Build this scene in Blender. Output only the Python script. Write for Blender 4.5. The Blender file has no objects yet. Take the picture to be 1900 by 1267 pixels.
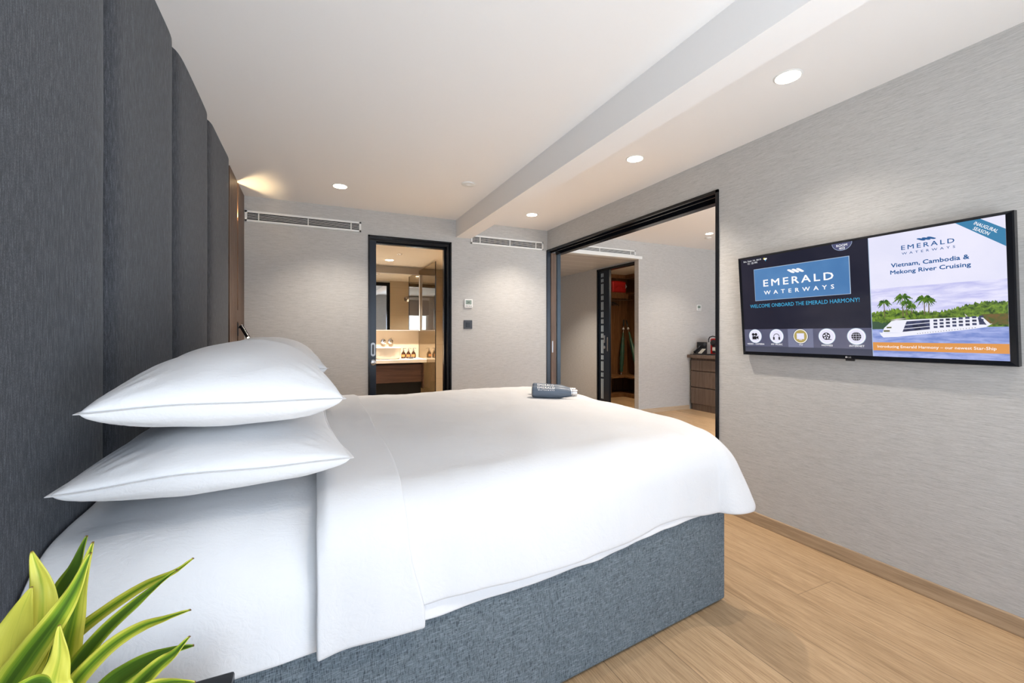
import bpy, bmesh, math, random
from mathutils import Vector, Matrix, noise
# ------------------------------------------------------------------ camera, world, light, exposure
SC = bpy.context.scene
COL = SC.collection
R = math.radians
EXPO = 0.75
SC.view_settings.view_transform = 'Standard'
SC.view_settings.look = 'None'
SC.view_settings.exposure = EXPO
SC.view_settings.gamma = 1.0
SC.view_settings.use_curve_mapping = False
cam_d = bpy.data.cameras.new('camera'); cam = bpy.data.objects.new('camera', cam_d); COL.objects.link(cam)
cam_d.sensor_width = 36.0
cam_d.lens = 36.0 * 803.0 / 1900.0
cam_d.shift_y = -12.5 / 1900.0
cam_d.clip_start = 0.02
cam.location = (0, 0, 1.13)
cam.rotation_euler = (R(90), 0, R(-25))
SC.camera = cam

W = bpy.data.worlds.new('daylight'); SC.world = W; W.use_nodes = True
wn = W.node_tree.nodes; wl = W.node_tree.links
bg = wn['Background']
tc = wn.new('ShaderNodeTexCoord'); sx = wn.new('ShaderNodeSeparateXYZ'); cr = wn.new('ShaderNodeValToRGB')
wl.new(tc.outputs['Generated'], sx.inputs[0])
mp = wn.new('ShaderNodeMath'); mp.operation = 'MULTIPLY_ADD'; mp.inputs[1].default_value = .5; mp.inputs[2].default_value = .5
wl.new(sx.outputs['Z'], mp.inputs[0]); wl.new(mp.outputs[0], cr.inputs[0]); wl.new(cr.outputs[0], bg.inputs[0])
cr.color_ramp.elements[0].position = .40; cr.color_ramp.elements[0].color = (1.20, 1.27, 1.36, 1)
cr.color_ramp.elements[1].position = .53; cr.color_ramp.elements[1].color = (.42, .50, .62, 1)
bg.inputs[1].default_value = 5.2
GAIN = 2.0 ** (-EXPO)

def area_portal(x0, x1, z0, z1, y):
    d = bpy.data.lights.new('window_daylight', 'AREA'); d.shape = 'RECTANGLE'
    d.size = x1 - x0; d.size_y = z1 - z0
    d.cycles.is_portal = True
    o = bpy.data.objects.new('window_daylight', d); COL.objects.link(o)
    o.location = ((x0 + x1) / 2, y, (z0 + z1) / 2); o.rotation_euler = (R(90), 0, 0)
    return o
YN = -0.75          # inner face of the window wall behind the camera
area_portal(-.40, 1.65, .10, 1.72, YN - .10)
area_portal(2.80, 6.00, .10, 2.15, YN - .10)

def lamp(kind, name, loc, power, color, parent=None, **kw):
    d = bpy.data.lights.new(name, kind); d.energy = power; d.color = color
    for k, v in kw.items(): setattr(d, k, v)
    o = bpy.data.objects.new(name, d); COL.objects.link(o)
    if parent is not None:
        o.parent = parent; o.location = Vector(loc) - parent.location
    else: o.location = loc
    return o

# ------------------------------------------------------------------ materials
def new_mat(name):
    m = bpy.data.materials.new(name); m.use_nodes = True
    nt = m.node_tree; return m, nt.nodes, nt.links, nt.nodes['Principled BSDF']
def mat(name, col, rough=.5, metal=0, spec=.5, emit=None, es=1, sheen=0, coat=0):
    m, n, l, b = new_mat(name)
    b.inputs['Base Color'].default_value = (*col, 1); b.inputs['Roughness'].default_value = rough
    b.inputs['Metallic'].default_value = metal; b.inputs['Specular IOR Level'].default_value = spec
    if coat: b.inputs['Coat Weight'].default_value = coat
    if sheen: b.inputs['Sheen Weight'].default_value = sheen
    # slight procedural variation of the roughness
    nz = n.new('ShaderNodeTexNoise'); nz.inputs['Scale'].default_value = 40
    mr = n.new('ShaderNodeMapRange'); mr.inputs[3].default_value = max(0, rough - .008); mr.inputs[4].default_value = min(1, rough + .008)
    t = n.new('ShaderNodeTexCoord'); l.new(t.outputs['Object'], nz.inputs['Vector'])
    l.new(nz.outputs[0], mr.inputs[0]); l.new(mr.outputs[0], b.inputs['Roughness'])
    if emit:
        b.inputs['Emission Color'].default_value = (*emit, 1); b.inputs['Emission Strength'].default_value = es * GAIN
    return m
def srgb(r, g, b):
    f = lambda c: (c / 255 / 12.92) if c <= 10 else ((c / 255 + .055) / 1.055) ** 2.4
    return (f(r), f(g), f(b))
def ntex(n, l, vec, scale, detail=3, rough=.5, sc=(1, 1, 1), dist=0):
    mp = n.new('ShaderNodeMapping'); mp.inputs['Scale'].default_value = sc
    nz = n.new('ShaderNodeTexNoise'); nz.inputs['Scale'].default_value = scale
    nz.inputs['Detail'].default_value = detail; nz.inputs['Roughness'].default_value = rough
    nz.inputs['Distortion'].default_value = dist
    l.new(vec, mp.inputs[0]); l.new(mp.outputs[0], nz.inputs['Vector'])
    return nz.outputs[0]
def ramp(n, l, fac, stops):
    c = n.new('ShaderNodeValToRGB'); l.new(fac, c.inputs[0])
    e = c.color_ramp.elements
    while len(e) < len(stops): e.new(.5)
    for k, (p, col) in enumerate(stops): e[k].position = p; e[k].color = (*col, 1)
    return c.outputs[0]
def mix(n, l, f, a, b, mode='MIX'):
    m = n.new('ShaderNodeMix'); m.data_type = 'RGBA'; m.blend_type = mode
    for s, v in ((m.inputs[0], f), (m.inputs[6], a), (m.inputs[7], b)):
        if hasattr(v, 'links'): l.new(v, s)
        elif isinstance(v, (int, float)): s.default_value = v
        else: s.default_value = (*v, 1)
    return m.outputs[2]
def math_n(n, l, op, a, b=None):
    m = n.new('ShaderNodeMath'); m.operation = op
    for i, v in enumerate((a, b)):
        if v is None: continue
        if hasattr(v, 'links'): l.new(v, m.inputs[i])
        else: m.inputs[i].default_value = v
    return m.outputs[0]
def bump(n, l, b, h, strength, dist=.001):
    bp = n.new('ShaderNodeBump'); bp.inputs['Strength'].default_value = strength; bp.inputs['Distance'].default_value = dist
    l.new(h, bp.inputs['Height']); l.new(bp.outputs[0], b.inputs['Normal'])
def geo_pos(n): return n.new('ShaderNodeNewGeometry').outputs['Position']

def wallpaper():
    m, n, l, b = new_mat('wallpaper'); p = geo_pos(n)
    a = ntex(n, l, p, 1, 4, .65, (15, 15, 420)); c = ntex(n, l, p, 1, 3, .6, (60, 60, 900))
    h = math_n(n, l, 'ADD', math_n(n, l, 'MULTIPLY', a, .6), math_n(n, l, 'MULTIPLY', c, .4))
    col = ramp(n, l, h, [(.30, (.33, .323, .312)), (.5, (.488, .48, .468)), (.70, (.60, .59, .577))])
    l.new(col, b.inputs['Base Color']); b.inputs['Roughness'].default_value = .72; b.inputs['Specular IOR Level'].default_value = .3
    bump(n, l, b, h, .35, .002); return m
def headboard_fabric():
    m, n, l, b = new_mat('charcoal_fabric'); p = geo_pos(n)
    a = ntex(n, l, p, 1, 4, .7, (230, 230, 26)); c = ntex(n, l, p, 520, 2, .6)
    h = math_n(n, l, 'ADD', math_n(n, l, 'MULTIPLY', a, .6), math_n(n, l, 'MULTIPLY', c, .4))
    col = ramp(n, l, h, [(.36, (.017, .020, .027)), (.5, (.038, .043, .054)), (.63, (.100, .109, .130))])
    l.new(col, b.inputs['Base Color']); b.inputs['Roughness'].default_value = .9; b.inputs['Specular IOR Level'].default_value = .2
    b.inputs['Sheen Weight'].default_value = .15
    bump(n, l, b, h, .5, .002); return m
def base_fabric():
    m, n, l, b = new_mat('blue_grey_weave'); p = geo_pos(n)
    a = ntex(n, l, p, 1, 3, .7, (560, 560, 60)); c = ntex(n, l, p, 1, 3, .7, (44, 44, 560)); d = ntex(n, l, p, 3, 2, .5)
    va = ramp(n, l, a, [(.40, (.30, .32, .34)), (.52, (1, 1, 1))])
    vc = ramp(n, l, c, [(.48, (0, 0, 0)), (.66, (1, 1, 1))])
    basec = mix(n, l, d, (.135, .172, .196), (.168, .202, .222))
    c1 = mix(n, l, 1.0, basec, va, 'MULTIPLY'); c2 = mix(n, l, math_n(n, l, 'MULTIPLY', vc, .55), c1, (.34, .39, .43))
    l.new(c2, b.inputs['Base Color']); b.inputs['Roughness'].default_value = .85; b.inputs['Specular IOR Level'].default_value = .25
    bump(n, l, b, math_n(n, l, 'ADD', a, c), .5, .0015); return m
def oak_floor():
    m, n, l, b = new_mat('oak_planks'); p = geo_pos(n)
    s = n.new('ShaderNodeSeparateXYZ'); l.new(p, s.inputs[0])
    xs = math_n(n, l, 'DIVIDE', math_n(n, l, 'ADD', s.outputs['X'], 9.83), .25)
    row = math_n(n, l, 'FLOOR', xs); fx = math_n(n, l, 'FRACT', xs)
    wn1 = n.new('ShaderNodeTexWhiteNoise'); wn1.noise_dimensions = '1D'; l.new(row, wn1.inputs['W'])
    ys = math_n(n, l, 'ADD', math_n(n, l, 'DIVIDE', s.outputs['Y'], 2.1), math_n(n, l, 'MULTIPLY', wn1.outputs['Value'], 7.0))
    seg = math_n(n, l, 'FLOOR', ys); fy = math_n(n, l, 'FRACT', ys)
    cb = n.new('ShaderNodeCombineXYZ'); l.new(row, cb.inputs[0]); l.new(seg, cb.inputs[1])
    wn2 = n.new('ShaderNodeTexWhiteNoise'); wn2.noise_dimensions = '3D'; l.new(cb.outputs[0], wn2.inputs['Vector'])
    off = n.new('ShaderNodeVectorMath'); off.operation = 'MULTIPLY_ADD'; off.inputs[1].default_value = (11, 7, 5)
    l.new(wn2.outputs['Color'], off.inputs[0]); l.new(p, off.inputs[2])
    g1 = ntex(n, l, off.outputs[0], 1, 7, .68, (12, .9, 1), 1.6)
    g2 = ntex(n, l, off.outputs[0], 1, 4, .65, (260, 9, 1))
    g3 = ntex(n, l, off.outputs[0], 1, 3, .55, (5, 1.3, 1), 2.5)
    col = ramp(n, l, g1, [(.28, (.30, .185, .095)), (.46, (.475, .315, .175)), (.60, (.56, .385, .225)), (.75, (.43, .275, .15))])
    col = mix(n, l, math_n(n, l, 'MULTIPLY', g3, .6), col, (.60, .42, .25))
    dk = ramp(n, l, g2, [(.36, (.70, .67, .63)), (.56, (1, 1, 1))]); col = mix(n, l, 1.0, col, dk, 'MULTIPLY')
    pv = n.new('ShaderNodeMapRange'); l.new(wn2.outputs['Value'], pv.inputs[0]); pv.inputs[3].default_value = .86; pv.inputs[4].default_value = 1.08
    cc = n.new('ShaderNodeCombineColor'); [l.new(pv.outputs[0], cc.inputs[k]) for k in range(3)]
    col = mix(n, l, 1.0, col, cc.outputs[0], 'MULTIPLY')
    e1 = math_n(n, l, 'LESS_THAN', math_n(n, l, 'MINIMUM', fx, math_n(n, l, 'SUBTRACT', 1, fx)), .0055)
    e2 = math_n(n, l, 'LESS_THAN', fy, .0011)
    ed = math_n(n, l, 'MAXIMUM', e1, e2)
    col = mix(n, l, math_n(n, l, 'MULTIPLY', ed, .7), col, (.12, .075, .04))
    l.new(col, b.inputs['Base Color']); b.inputs['Roughness'].default_value = .42; b.inputs['Specular IOR Level'].default_value = .4
    bump(n, l, b, g2, .12, .001); return m
def wood(name, dark, mid, light, axis='Z', rough=.45):
    m, n, l, b = new_mat(name); p = geo_pos(n)
    sc = {'Z': (55, 55, 2.2), 'Y': (55, 2.2, 55), 'X': (2.2, 55, 55)}[axis]
    g = ntex(n, l, p, 1, 5, .62, sc, .8); g2 = ntex(n, l, p, 1, 3, .6, tuple(v * 4 for v in sc))
    h = math_n(n, l, 'ADD', math_n(n, l, 'MULTIPLY', g, .7), math_n(n, l, 'MULTIPLY', g2, .3))
    l.new(ramp(n, l, h, [(.35, dark), (.52, mid), (.68, light)]), b.inputs['Base Color'])
    b.inputs['Roughness'].default_value = rough; b.inputs['Specular IOR Level'].default_value = .4
    bump(n, l, b, h, .15, .001); return m
def linen(name, col=(.72, .72, .726)):
    m, n, l, b = new_mat(name); p = geo_pos(n)
    a = ntex(n, l, p, 7, 4, .6, (1, 1, 1), 1.0); c = ntex(n, l, p, 26, 3, .6, (1, 2.2, 1), 2.0); w = ntex(n, l, p, 900, 1, .5)
    h = math_n(n, l, 'ADD', math_n(n, l, 'MULTIPLY', a, .8), math_n(n, l, 'MULTIPLY', c, .28))
    h = math_n(n, l, 'ADD', h, math_n(n, l, 'MULTIPLY', w, .02))
    b.inputs['Base Color'].default_value = (*col, 1); b.inputs['Roughness'].default_value = .8
    b.inputs['Specular IOR Level'].default_value = .25; b.inputs['Sheen Weight'].default_value = .1
    bump(n, l, b, h, .30, .014); return m
def plaster(name, col, rough=.85):
    m, n, l, b = new_mat(name); p = geo_pos(n)
    a = ntex(n, l, p, 60, 3, .6)
    l.new(mix(n, l, a, tuple(c * .985 for c in col), col), b.inputs['Base Color'])
    b.inputs['Roughness'].default_value = rough; b.inputs['Specular IOR Level'].default_value = .2
    bump(n, l, b, a, .04, .001); return m
def leaf_mat():
    m, n, l, b = new_mat('variegated_leaf')
    uv = n.new('ShaderNodeUVMap'); uv.uv_map = 'UVMap'
    s = n.new('ShaderNodeSeparateXYZ'); l.new(uv.outputs[0], s.inputs[0])
    at = n.new('ShaderNodeAttribute'); at.attribute_type = 'OBJECT'; at.attribute_name = 'yellow'
    nz = ntex(n, l, uv.outputs[0], 1, 3, .6, (9, 1.2, 1), .3)
    nz2 = ntex(n, l, uv.outputs[0], 1, 2, .6, (60, 1.0, 1))
    edge = math_n(n, l, 'ABSOLUTE', math_n(n, l, 'SUBTRACT', s.outputs['X'], .5))
    f = math_n(n, l, 'ADD', math_n(n, l, 'MULTIPLY', edge, 1.1), math_n(n, l, 'MULTIPLY', nz, .55))
    f = math_n(n, l, 'ADD', f, math_n(n, l, 'SUBTRACT', at.outputs['Fac'], .5))
    col = ramp(n, l, f, [(.36, (.045, .13, .018)), (.50, (.17, .33, .03)), (.62, (.46, .55, .045)), (.80, (.86, .80, .13))])
    col = mix(n, l, math_n(n, l, 'MULTIPLY', nz2, .35), col, (.30, .42, .03))
    tip = n.new('ShaderNodeMapRange'); l.new(s.outputs['Y'], tip.inputs[0]); tip.inputs[1].default_value = .985; tip.inputs[2].default_value = 1
    col = mix(n, l, tip.outputs[0], col, (.18, .06, .02))
    l.new(col, b.inputs['Base Color']); b.inputs['Roughness'].default_value = .38
    tr = n.new('ShaderNodeBsdfTranslucent'); l.new(col, tr.inputs[0])
    ms = n.new('ShaderNodeMixShader'); ms.inputs[0].default_value = .30
    l.new(b.outputs[0], ms.inputs[1]); l.new(tr.outputs[0], ms.inputs[2])
    l.new(ms.outputs[0], n['Material Output'].inputs[0]); return m
def glass_mix(name, tint, gloss, grough=.0, gcol=(1, 1, 1)):
    m, n, l, b = new_mat(name)
    t = n.new('ShaderNodeBsdfTransparent'); t.inputs[0].default_value = (*tint, 1)
    g = n.new('ShaderNodeBsdfGlossy'); g.inputs['Roughness'].default_value = grough; g.inputs[0].default_value = (*gcol, 1)
    ms = n.new('ShaderNodeMixShader'); ms.inputs[0].default_value = gloss
    l.new(t.outputs[0], ms.inputs[1]); l.new(g.outputs[0], ms.inputs[2]); l.new(ms.outputs[0], n['Material Output'].inputs[0]); return m
def screen_mat(name, c, c2=None, scale=20, sc=(1, 1, 1), k=1.0):
    m, n, l, b = new_mat(name)
    b.inputs['Base Color'].default_value = (.01, .01, .012, 1); b.inputs['Roughness'].default_value = .12
    col = srgb(*c)
    if c2:
        t = n.new('ShaderNodeTexCoord'); z = ntex(n, l, t.outputs['Object'], scale, 5, .6, sc, .4)
        l.new(ramp(n, l, z, [(.38, srgb(*c)), (.62, srgb(*c2))]), b.inputs['Emission Color'])
    else: b.inputs['Emission Color'].default_value = (*col, 1)
    b.inputs['Emission Strength'].default_value = k * GAIN
    return m
def tiles_tan():
    m, n, l, b = new_mat('tan_wall_panel'); p = geo_pos(n)
    s = n.new('ShaderNodeSeparateXYZ'); l.new(p, s.inputs[0])
    fz = math_n(n, l, 'FRACT', math_n(n, l, 'DIVIDE', math_n(n, l, 'ADD', s.outputs['Z'], .02), .50))
    e = math_n(n, l, 'LESS_THAN', fz, .007)
    a = ntex(n, l, p, 1, 3, .6, (3, 3, 60))
    col = mix(n, l, a, (.42, .335, .235), (.47, .38, .27))
    l.new(mix(n, l, math_n(n, l, 'MULTIPLY', e, .5), col, (.2, .14, .09)), b.inputs['Base Color'])
    b.inputs['Roughness'].default_value = .3; return m
def slat_ceiling():
    m, n, l, b = new_mat('corridor_panels'); p = geo_pos(n)
    s = n.new('ShaderNodeSeparateXYZ'); l.new(p, s.inputs[0])
    fz = math_n(n, l, 'FRACT', math_n(n, l, 'DIVIDE', s.outputs['Y'], .30))
    e = math_n(n, l, 'LESS_THAN', fz, .05)
    l.new(mix(n, l, e, (.50, .47, .44), (.75, .73, .70)), b.inputs['Base Color'])
    b.inputs['Roughness'].default_value = .35; return m

M = dict(
    wall=wallpaper(), hb=headboard_fabric(), base=base_fabric(), floor=oak_floor(), ceil=plaster('white_ceiling', (.88, .87, .865)),
    skirt=wood('oak_skirting', (.30, .21, .13), (.42, .30, .19), (.52, .39, .26), 'Y', .5),
    skirtx=wood('oak_skirting_across', (.40, .30, .20), (.52, .40, .28), (.60, .48, .34), 'X', .5),
    linen=linen('white_linen'), linen2=linen('white_linen_sheet', (.82, .818, .822)),
    walnut=wood('walnut', (.07, .04, .026), (.125, .076, .05), (.18, .115, .08)),
    walnut_x=wood('walnut_horizontal', (.045, .02, .013), (.085, .04, .026), (.12, .06, .04), 'X'),
    cabwood=wood('brown_laminate', (.11, .075, .055), (.165, .115, .088), (.21, .155, .12)),
    darkwood=wood('wardrobe_wood', (.09, .04, .014), (.18, .085, .033), (.26, .13, .055)),
    black=mat('black_metal', (.006, .007, .010), .22, 0, .35), blackm=mat('black_matt', (.012, .012, .014), .5),
    navy=mat('navy_gloss_metal', (.008, .014, .026), .28, .1, .4), steel=mat('brushed_steel', (.62, .62, .64), .22, 1),
    handle=mat('satin_nickel', (.34, .34, .35), .35, .8), chrome=mat('chrome', (.8, .8, .82), .06, 1), bluesteel=mat('blue_steel_edge', (.03, .045, .06), .3, .4),
    whitep=mat('white_plastic', (.80, .80, .79), .4), dark=mat('near_black', (.01, .01, .01), .9), greyscr=mat('grey_lcd', (.26, .33, .29), .3),
    greyp=mat('dark_grey_plastic', (.045, .052, .064), .4), greyp2=mat('dark_grey_rocker', (.03, .036, .046), .3),
    tan=tiles_tan(), bathceil=plaster('bath_ceiling', (.74, .69, .62)), backsplash=plaster('beige_backsplash', (.60, .50, .38), .3),
    marble=plaster('cream_stone', (.80, .74, .66), .25), ceramic=mat('cream_ceramic', (.86, .80, .72), .12, 0, .6),
    mirror=mat('mirror_glass', (.86, .88, .88), .0, 1), tglass=glass_mix('tinted_shower_glass', (.80, .74, .64), .36, .0, (.75, .72, .66)),
    pane=glass_mix('window_glass', (.97, .98, .98), .05), corr=slat_ceiling(), blind=mat('grey_blind', (.30, .31, .33), .8),
    bottle=mat('slate_blue_coating', (.115, .15, .20), .42), brown=mat('brown_bottle_glass', (.03, .012, .006), .08, 0, .7), labelo=mat('orange_label', (.65, .24, .08), .5),
    red=mat('red_fabric', (.55, .012, .01), .6), redp=mat('red_plastic', (.55, .012, .01), .4, 0, .3), white=mat('white_paint', (.85, .85, .85), .5),
    green=mat('dark_green_cloth', (.022, .075, .05), .4), leaf=leaf_mat(), stem=mat('leafy_stem', (.20, .24, .05), .5), soil=mat('potting_soil', (.04, .025, .015), .95),
    pot=mat('white_pot', (.75, .75, .73), .3), frost=mat('frosted_inlay', (.42, .50, .56), .25),
    lit=mat('lamp_glow', (1, 1, 1), .4, emit=(1.0, .86, .66), es=14), litw=mat('strip_glow', (1, .9, .7), .4, emit=(1.0, .62, .25), es=3.0),
    litc=mat('shelf_glow', (1, .9, .7), .4, emit=(1.0, .72, .36), es=3), mirrorlight=mat('mirror_edge_strip', (.8, .78, .74), .4),
    grille=mat('painted_grille', (.78, .79, .78), .4), paper=mat('cream_card', (.75, .72, .64), .6), letter=mat('white_lettering', (.9, .9, .9), .5),
)

# ------------------------------------------------------------------ builders
WM = {}
def tag(o, label=None, cat=None, group=None, kind=None):
    if label: o['label'] = label
    if cat: o['category'] = cat
    if group: o['group'] = group
    if kind: o['kind'] = kind
    return o
def thing(name, label, cat, loc, rot=(0, 0, 0), group=None):
    o = bpy.data.objects.new(name, None); COL.objects.link(o); o.empty_display_size = .05
    o.location = loc; o.rotation_euler = rot
    WM[o.name] = Matrix.LocRotScale(Vector(loc), __import__('mathutils').Euler(rot), None)
    return tag(o, label, cat, group)
class MB:
    def __init__(s): s.v = []; s.f = []; s.m = []; s.uv = {}
    def add(s, vs, fs, mi=0):
        b = len(s.v); s.v += [Vector(v) for v in vs]
        for f in fs: s.f.append([b + i for i in f]); s.m.append(mi)
        return s
    def box(s, x0, y0, z0, x1, y1, z1, mi=0):
        x0, x1 = sorted((x0, x1)); y0, y1 = sorted((y0, y1)); z0, z1 = sorted((z0, z1))
        vs = [(x, y, z) for x in (x0, x1) for y in (y0, y1) for z in (z0, z1)]
        return s.add(vs, [(0, 1, 3, 2), (4, 6, 7, 5), (0, 4, 5, 1), (2, 3, 7, 6), (0, 2, 6, 4), (1, 5, 7, 3)], mi)
    def ring(s, p0, p1, prof, seg=32, mi=0, cap=True):   # lathe along p0->p1, prof = [(frac or dist, radius)]
        p0 = Vector(p0); p1 = Vector(p1); ax = (p1 - p0).normalized()
        a = ax.orthogonal().normalized(); b = ax.cross(a); n0 = len(s.v)
        for d, r in prof:
            for k in range(seg):
                t = 2 * math.pi * k / seg; s.v.append(p0 + ax * d + (a * math.cos(t) + b * math.sin(t)) * r)
        for i in range(len(prof) - 1):
            for k in range(seg):
                k2 = (k + 1) % seg
                s.f.append([n0 + i * seg + k, n0 + i * seg + k2, n0 + (i + 1) * seg + k2, n0 + (i + 1) * seg + k]); s.m.append(mi)
        if cap:
            s.f.append([n0 + k for k in range(seg)][::-1]); s.m.append(mi)
            s.f.append([n0 + (len(prof) - 1) * seg + k for k in range(seg)]); s.m.append(mi)
        return s
    def cyl(s, p0, p1, r, seg=24, mi=0):
        L = (Vector(p1) - Vector(p0)).length; return s.ring(p0, p1, [(0, r), (L, r)], seg, mi)
    def tube(s, pts, r, seg=10, mi=0):
        pts = [Vector(p) for p in pts]; n0 = len(s.v); up = Vector((0, 0, 1))
        for i, p in enumerate(pts):
            t = (pts[min(i + 1, len(pts) - 1)] - pts[max(i - 1, 0)]).normalized()
            a = t.cross(up); a = a.normalized() if a.length > 1e-3 else t.orthogonal().normalized(); b = t.cross(a)
            rr = r[i] if isinstance(r, (list, tuple)) else r
            for k in range(seg):
                q = 2 * math.pi * k / seg; s.v.append(p + (a * math.cos(q) + b * math.sin(q)) * rr)
        for i in range(len(pts) - 1):
            for k in range(seg):
                k2 = (k + 1) % seg; s.f.append([n0 + i * seg + k, n0 + i * seg + k2, n0 + (i + 1) * seg + k2, n0 + (i + 1) * seg + k]); s.m.append(mi)
        s.f.append([n0 + k for k in range(seg)][::-1]); s.m.append(mi)
        s.f.append([n0 + (len(pts) - 1) * seg + k for k in range(seg)]); s.m.append(mi)
        return s
    def build(s, name, mats, parent=None, bevel=0, smooth=False, world=True, sub=0):
        me = bpy.data.meshes.new(name)
        vs = s.v
        if parent is not None and world:
            inv = WM[parent.name].inverted(); vs = [inv @ v for v in vs]
            if parent.parent is not None and parent.name not in WM: pass
        me.from_pydata([tuple(v) for v in vs], [], s.f)
        if not isinstance(mats, (list, tuple)): mats = [mats]
        for m in mats: me.materials.append(m)
        for p, k in zip(me.polygons, s.m): p.material_index = k; p.use_smooth = smooth
        bm = bmesh.new(); bm.from_mesh(me)
        if not s.uv and not getattr(s, 'keep', False): bmesh.ops.recalc_face_normals(bm, faces=bm.faces)
        bm.to_mesh(me); bm.free()
        o = bpy.data.objects.new(name, me); COL.objects.link(o)
        if parent is not None:
            o.parent = parent; WM[o.name] = WM[parent.name] if parent.name in WM else Matrix()
        else: WM[o.name] = Matrix()
        if bevel:
            b = o.modifiers.new('bevel', 'BEVEL'); b.width = bevel; b.segments = 2; b.limit_method = 'ANGLE'; b.angle_limit = R(40)
            if smooth: pass
        if smooth == 'auto' or smooth is True:
            me.polygons.foreach_set('use_smooth', [True] * len(me.polygons))
            try: me.set_sharp_from_angle(angle=R(45))
            except Exception: pass
        if sub:
            d = o.modifiers.new('sub', 'SUBSURF'); d.levels = sub; d.render_levels = sub
        return o
def struct(o): o['kind'] = 'structure'; return o
def boxo(name, m, x0, y0, z0, x1, y1, z1, parent=None, bevel=0):
    return MB().box(x0, y0, z0, x1, y1, z1).build(name, m, parent, bevel)

# ------------------------------------------------------------------ room shell
ZC = 2.30; YF = 4.25; XR = 2.42; XL = -.56
struct(MB().box(XL - .1, YN - .12, -.08, 2.50, 4.31, 0).build('floor', M['floor']))
struct(MB().box(2.50, YN - .12, -.08, 6.35, 7.4, 0).build('floor.001', M['floor']))
struct(MB().box(XL - .1, 4.31, -.08, 2.50, 6.45, 0).build('floor.002', M['tan']))
struct(MB().box(XL - .1, YN - .12, ZC, 2.50, 4.31, ZC + .1).build('ceiling', M['ceil']))
struct(MB().box(2.50, YN - .12, 2.46, 6.35, 4.9, 2.56).build('ceiling.001', M['ceil']))
struct(MB().box(-.5, 4.37, 2.10, 1.95, 6.45, 2.2).build('ceiling.002', M['bathceil']))
struct(MB().box(2.58, 4.90, 2.215, 4.27, 7.4, 2.3).build('ceiling.003', M['corr']))
struct(MB().box(4.33, 4.90, 2.24, 5.75, 6.85, 2.32).build('ceiling.004', M['bathceil']))
struct(MB().box(1.35, YN, 2.125, 1.51, YF, ZC).build('trim_1', M['ceil']))          # dropped beam
struct(MB().box(XL - .1, YN - .12, 0, XL, 4.31, ZC).build('wall_left', M['wall']))
f = MB(); DX0, DX1, DZ = .492, 1.301, 2.068
f.box(XL, YF, 0, DX0, YF + .12, ZC); f.box(DX0, YF, DZ, DX1, YF + .12, ZC); f.box(DX1, YF, 0, XR, YF + .12, ZC)
struct(f.build('wall_far', M['wall']))
OY, OZ = 1.99, 2.08
r = MB(); r.box(XR, YN, 0, XR + .16, OY, 2.46); r.box(XR, OY, OZ, XR + .16, YF, 2.46); r.box(XR, YF, 0, XR + .16, 7.3, 2.46)
struct(r.build('wall_right', M['wall']))
nw = MB()
for (x0, x1, top, w0, w1, z1) in ((XL, XR + .08, ZC, -.40, 1.65, 2.24), (XR + .08, 6.25, 2.46, 2.80, 6.00, 2.15)):
    nw.box(x0, YN - .12, 0, w0, YN, top); nw.box(w1, YN - .12, 0, x1, YN, top)
    nw.box(w0, YN - .12, 0, w1, YN, .10); nw.box(w0, YN - .12, z1, w1, YN, top)
struct(nw.build('wall_near', M['wall']))
struct(MB().box(6.25, YN - .12, 0, 6.35, 4.9, 2.46).build('wall_right.001', M['wall']))
struct(MB().box(4.27, 4.84, 0, 6.35, 4.90, 2.46).box(2.58, 4.84, 2.245, 4.27, 4.90, 2.46).build('wall_far.001', M['wall']))
struct(MB().box(4.27, 4.90, 0, 4.33, 4.915, 2.3).box(4.27, 5.84, 0, 4.33, 7.4, 2.3).box(4.27, 4.915, 2.19, 4.33, 5.84, 2.3).build('wall_right.002', M['wall']))
struct(MB().box(2.58, 7.3, 0, 4.33, 7.4, 2.3).build('wall_far.002', M['wall']))
struct(MB().box(4.33, 6.75, 0, 5.75, 6.85, 2.3).build('wall_far.003', M['darkwood']))
struct(MB().box(5.65, 4.90, 0, 5.75, 6.75, 2.3).build('wall_right.003', M['darkwood']))
struct(MB().box(-.5, 6.30, 0, 1.95, 6.42, 2.2).build('wall_far.004', M['tan']))
struct(MB().box(1.85, 4.37, 0, 1.95, 6.30, 2.2).build('wall_right.004', M['tan']))
struct(MB().box(-.5, 4.37, 0, -.4, 6.30, 2.2).build('wall_left.001', M['tan']))
struct(MB().box(-.4, 4.37, 0, .492, 4.385, 2.1).box(1.301, 4.37, 0, 1.85, 4.385, 2.1).build('wall_near.001', M['tan']))
struct(MB().box(XR - .014, YN, 0, XR, OY - .0, .07).build('baseboard_right', M['skirt'], bevel=.003))
struct(MB().box(XL, YF - .014, 0, DX0, YF, .07).box(DX1, YF - .014, 0, XR, YF, .07).build('baseboard_far', M['skirtx']))
struct(MB().box(4.27, 4.826, 0, 5.23, 4.84, .062).build('baseboard_far.001', M['skirtx']))
struct(MB().box(2.60, 4.80, 2.205, 4.285, 4.90, 2.245).build('trim_2', M['grille']))     # white edge over the corridor
struct(MB().box(4.245, 4.83, 0, 4.272, 4.915, 2.21).build('trim_3', M['wall']))

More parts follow.
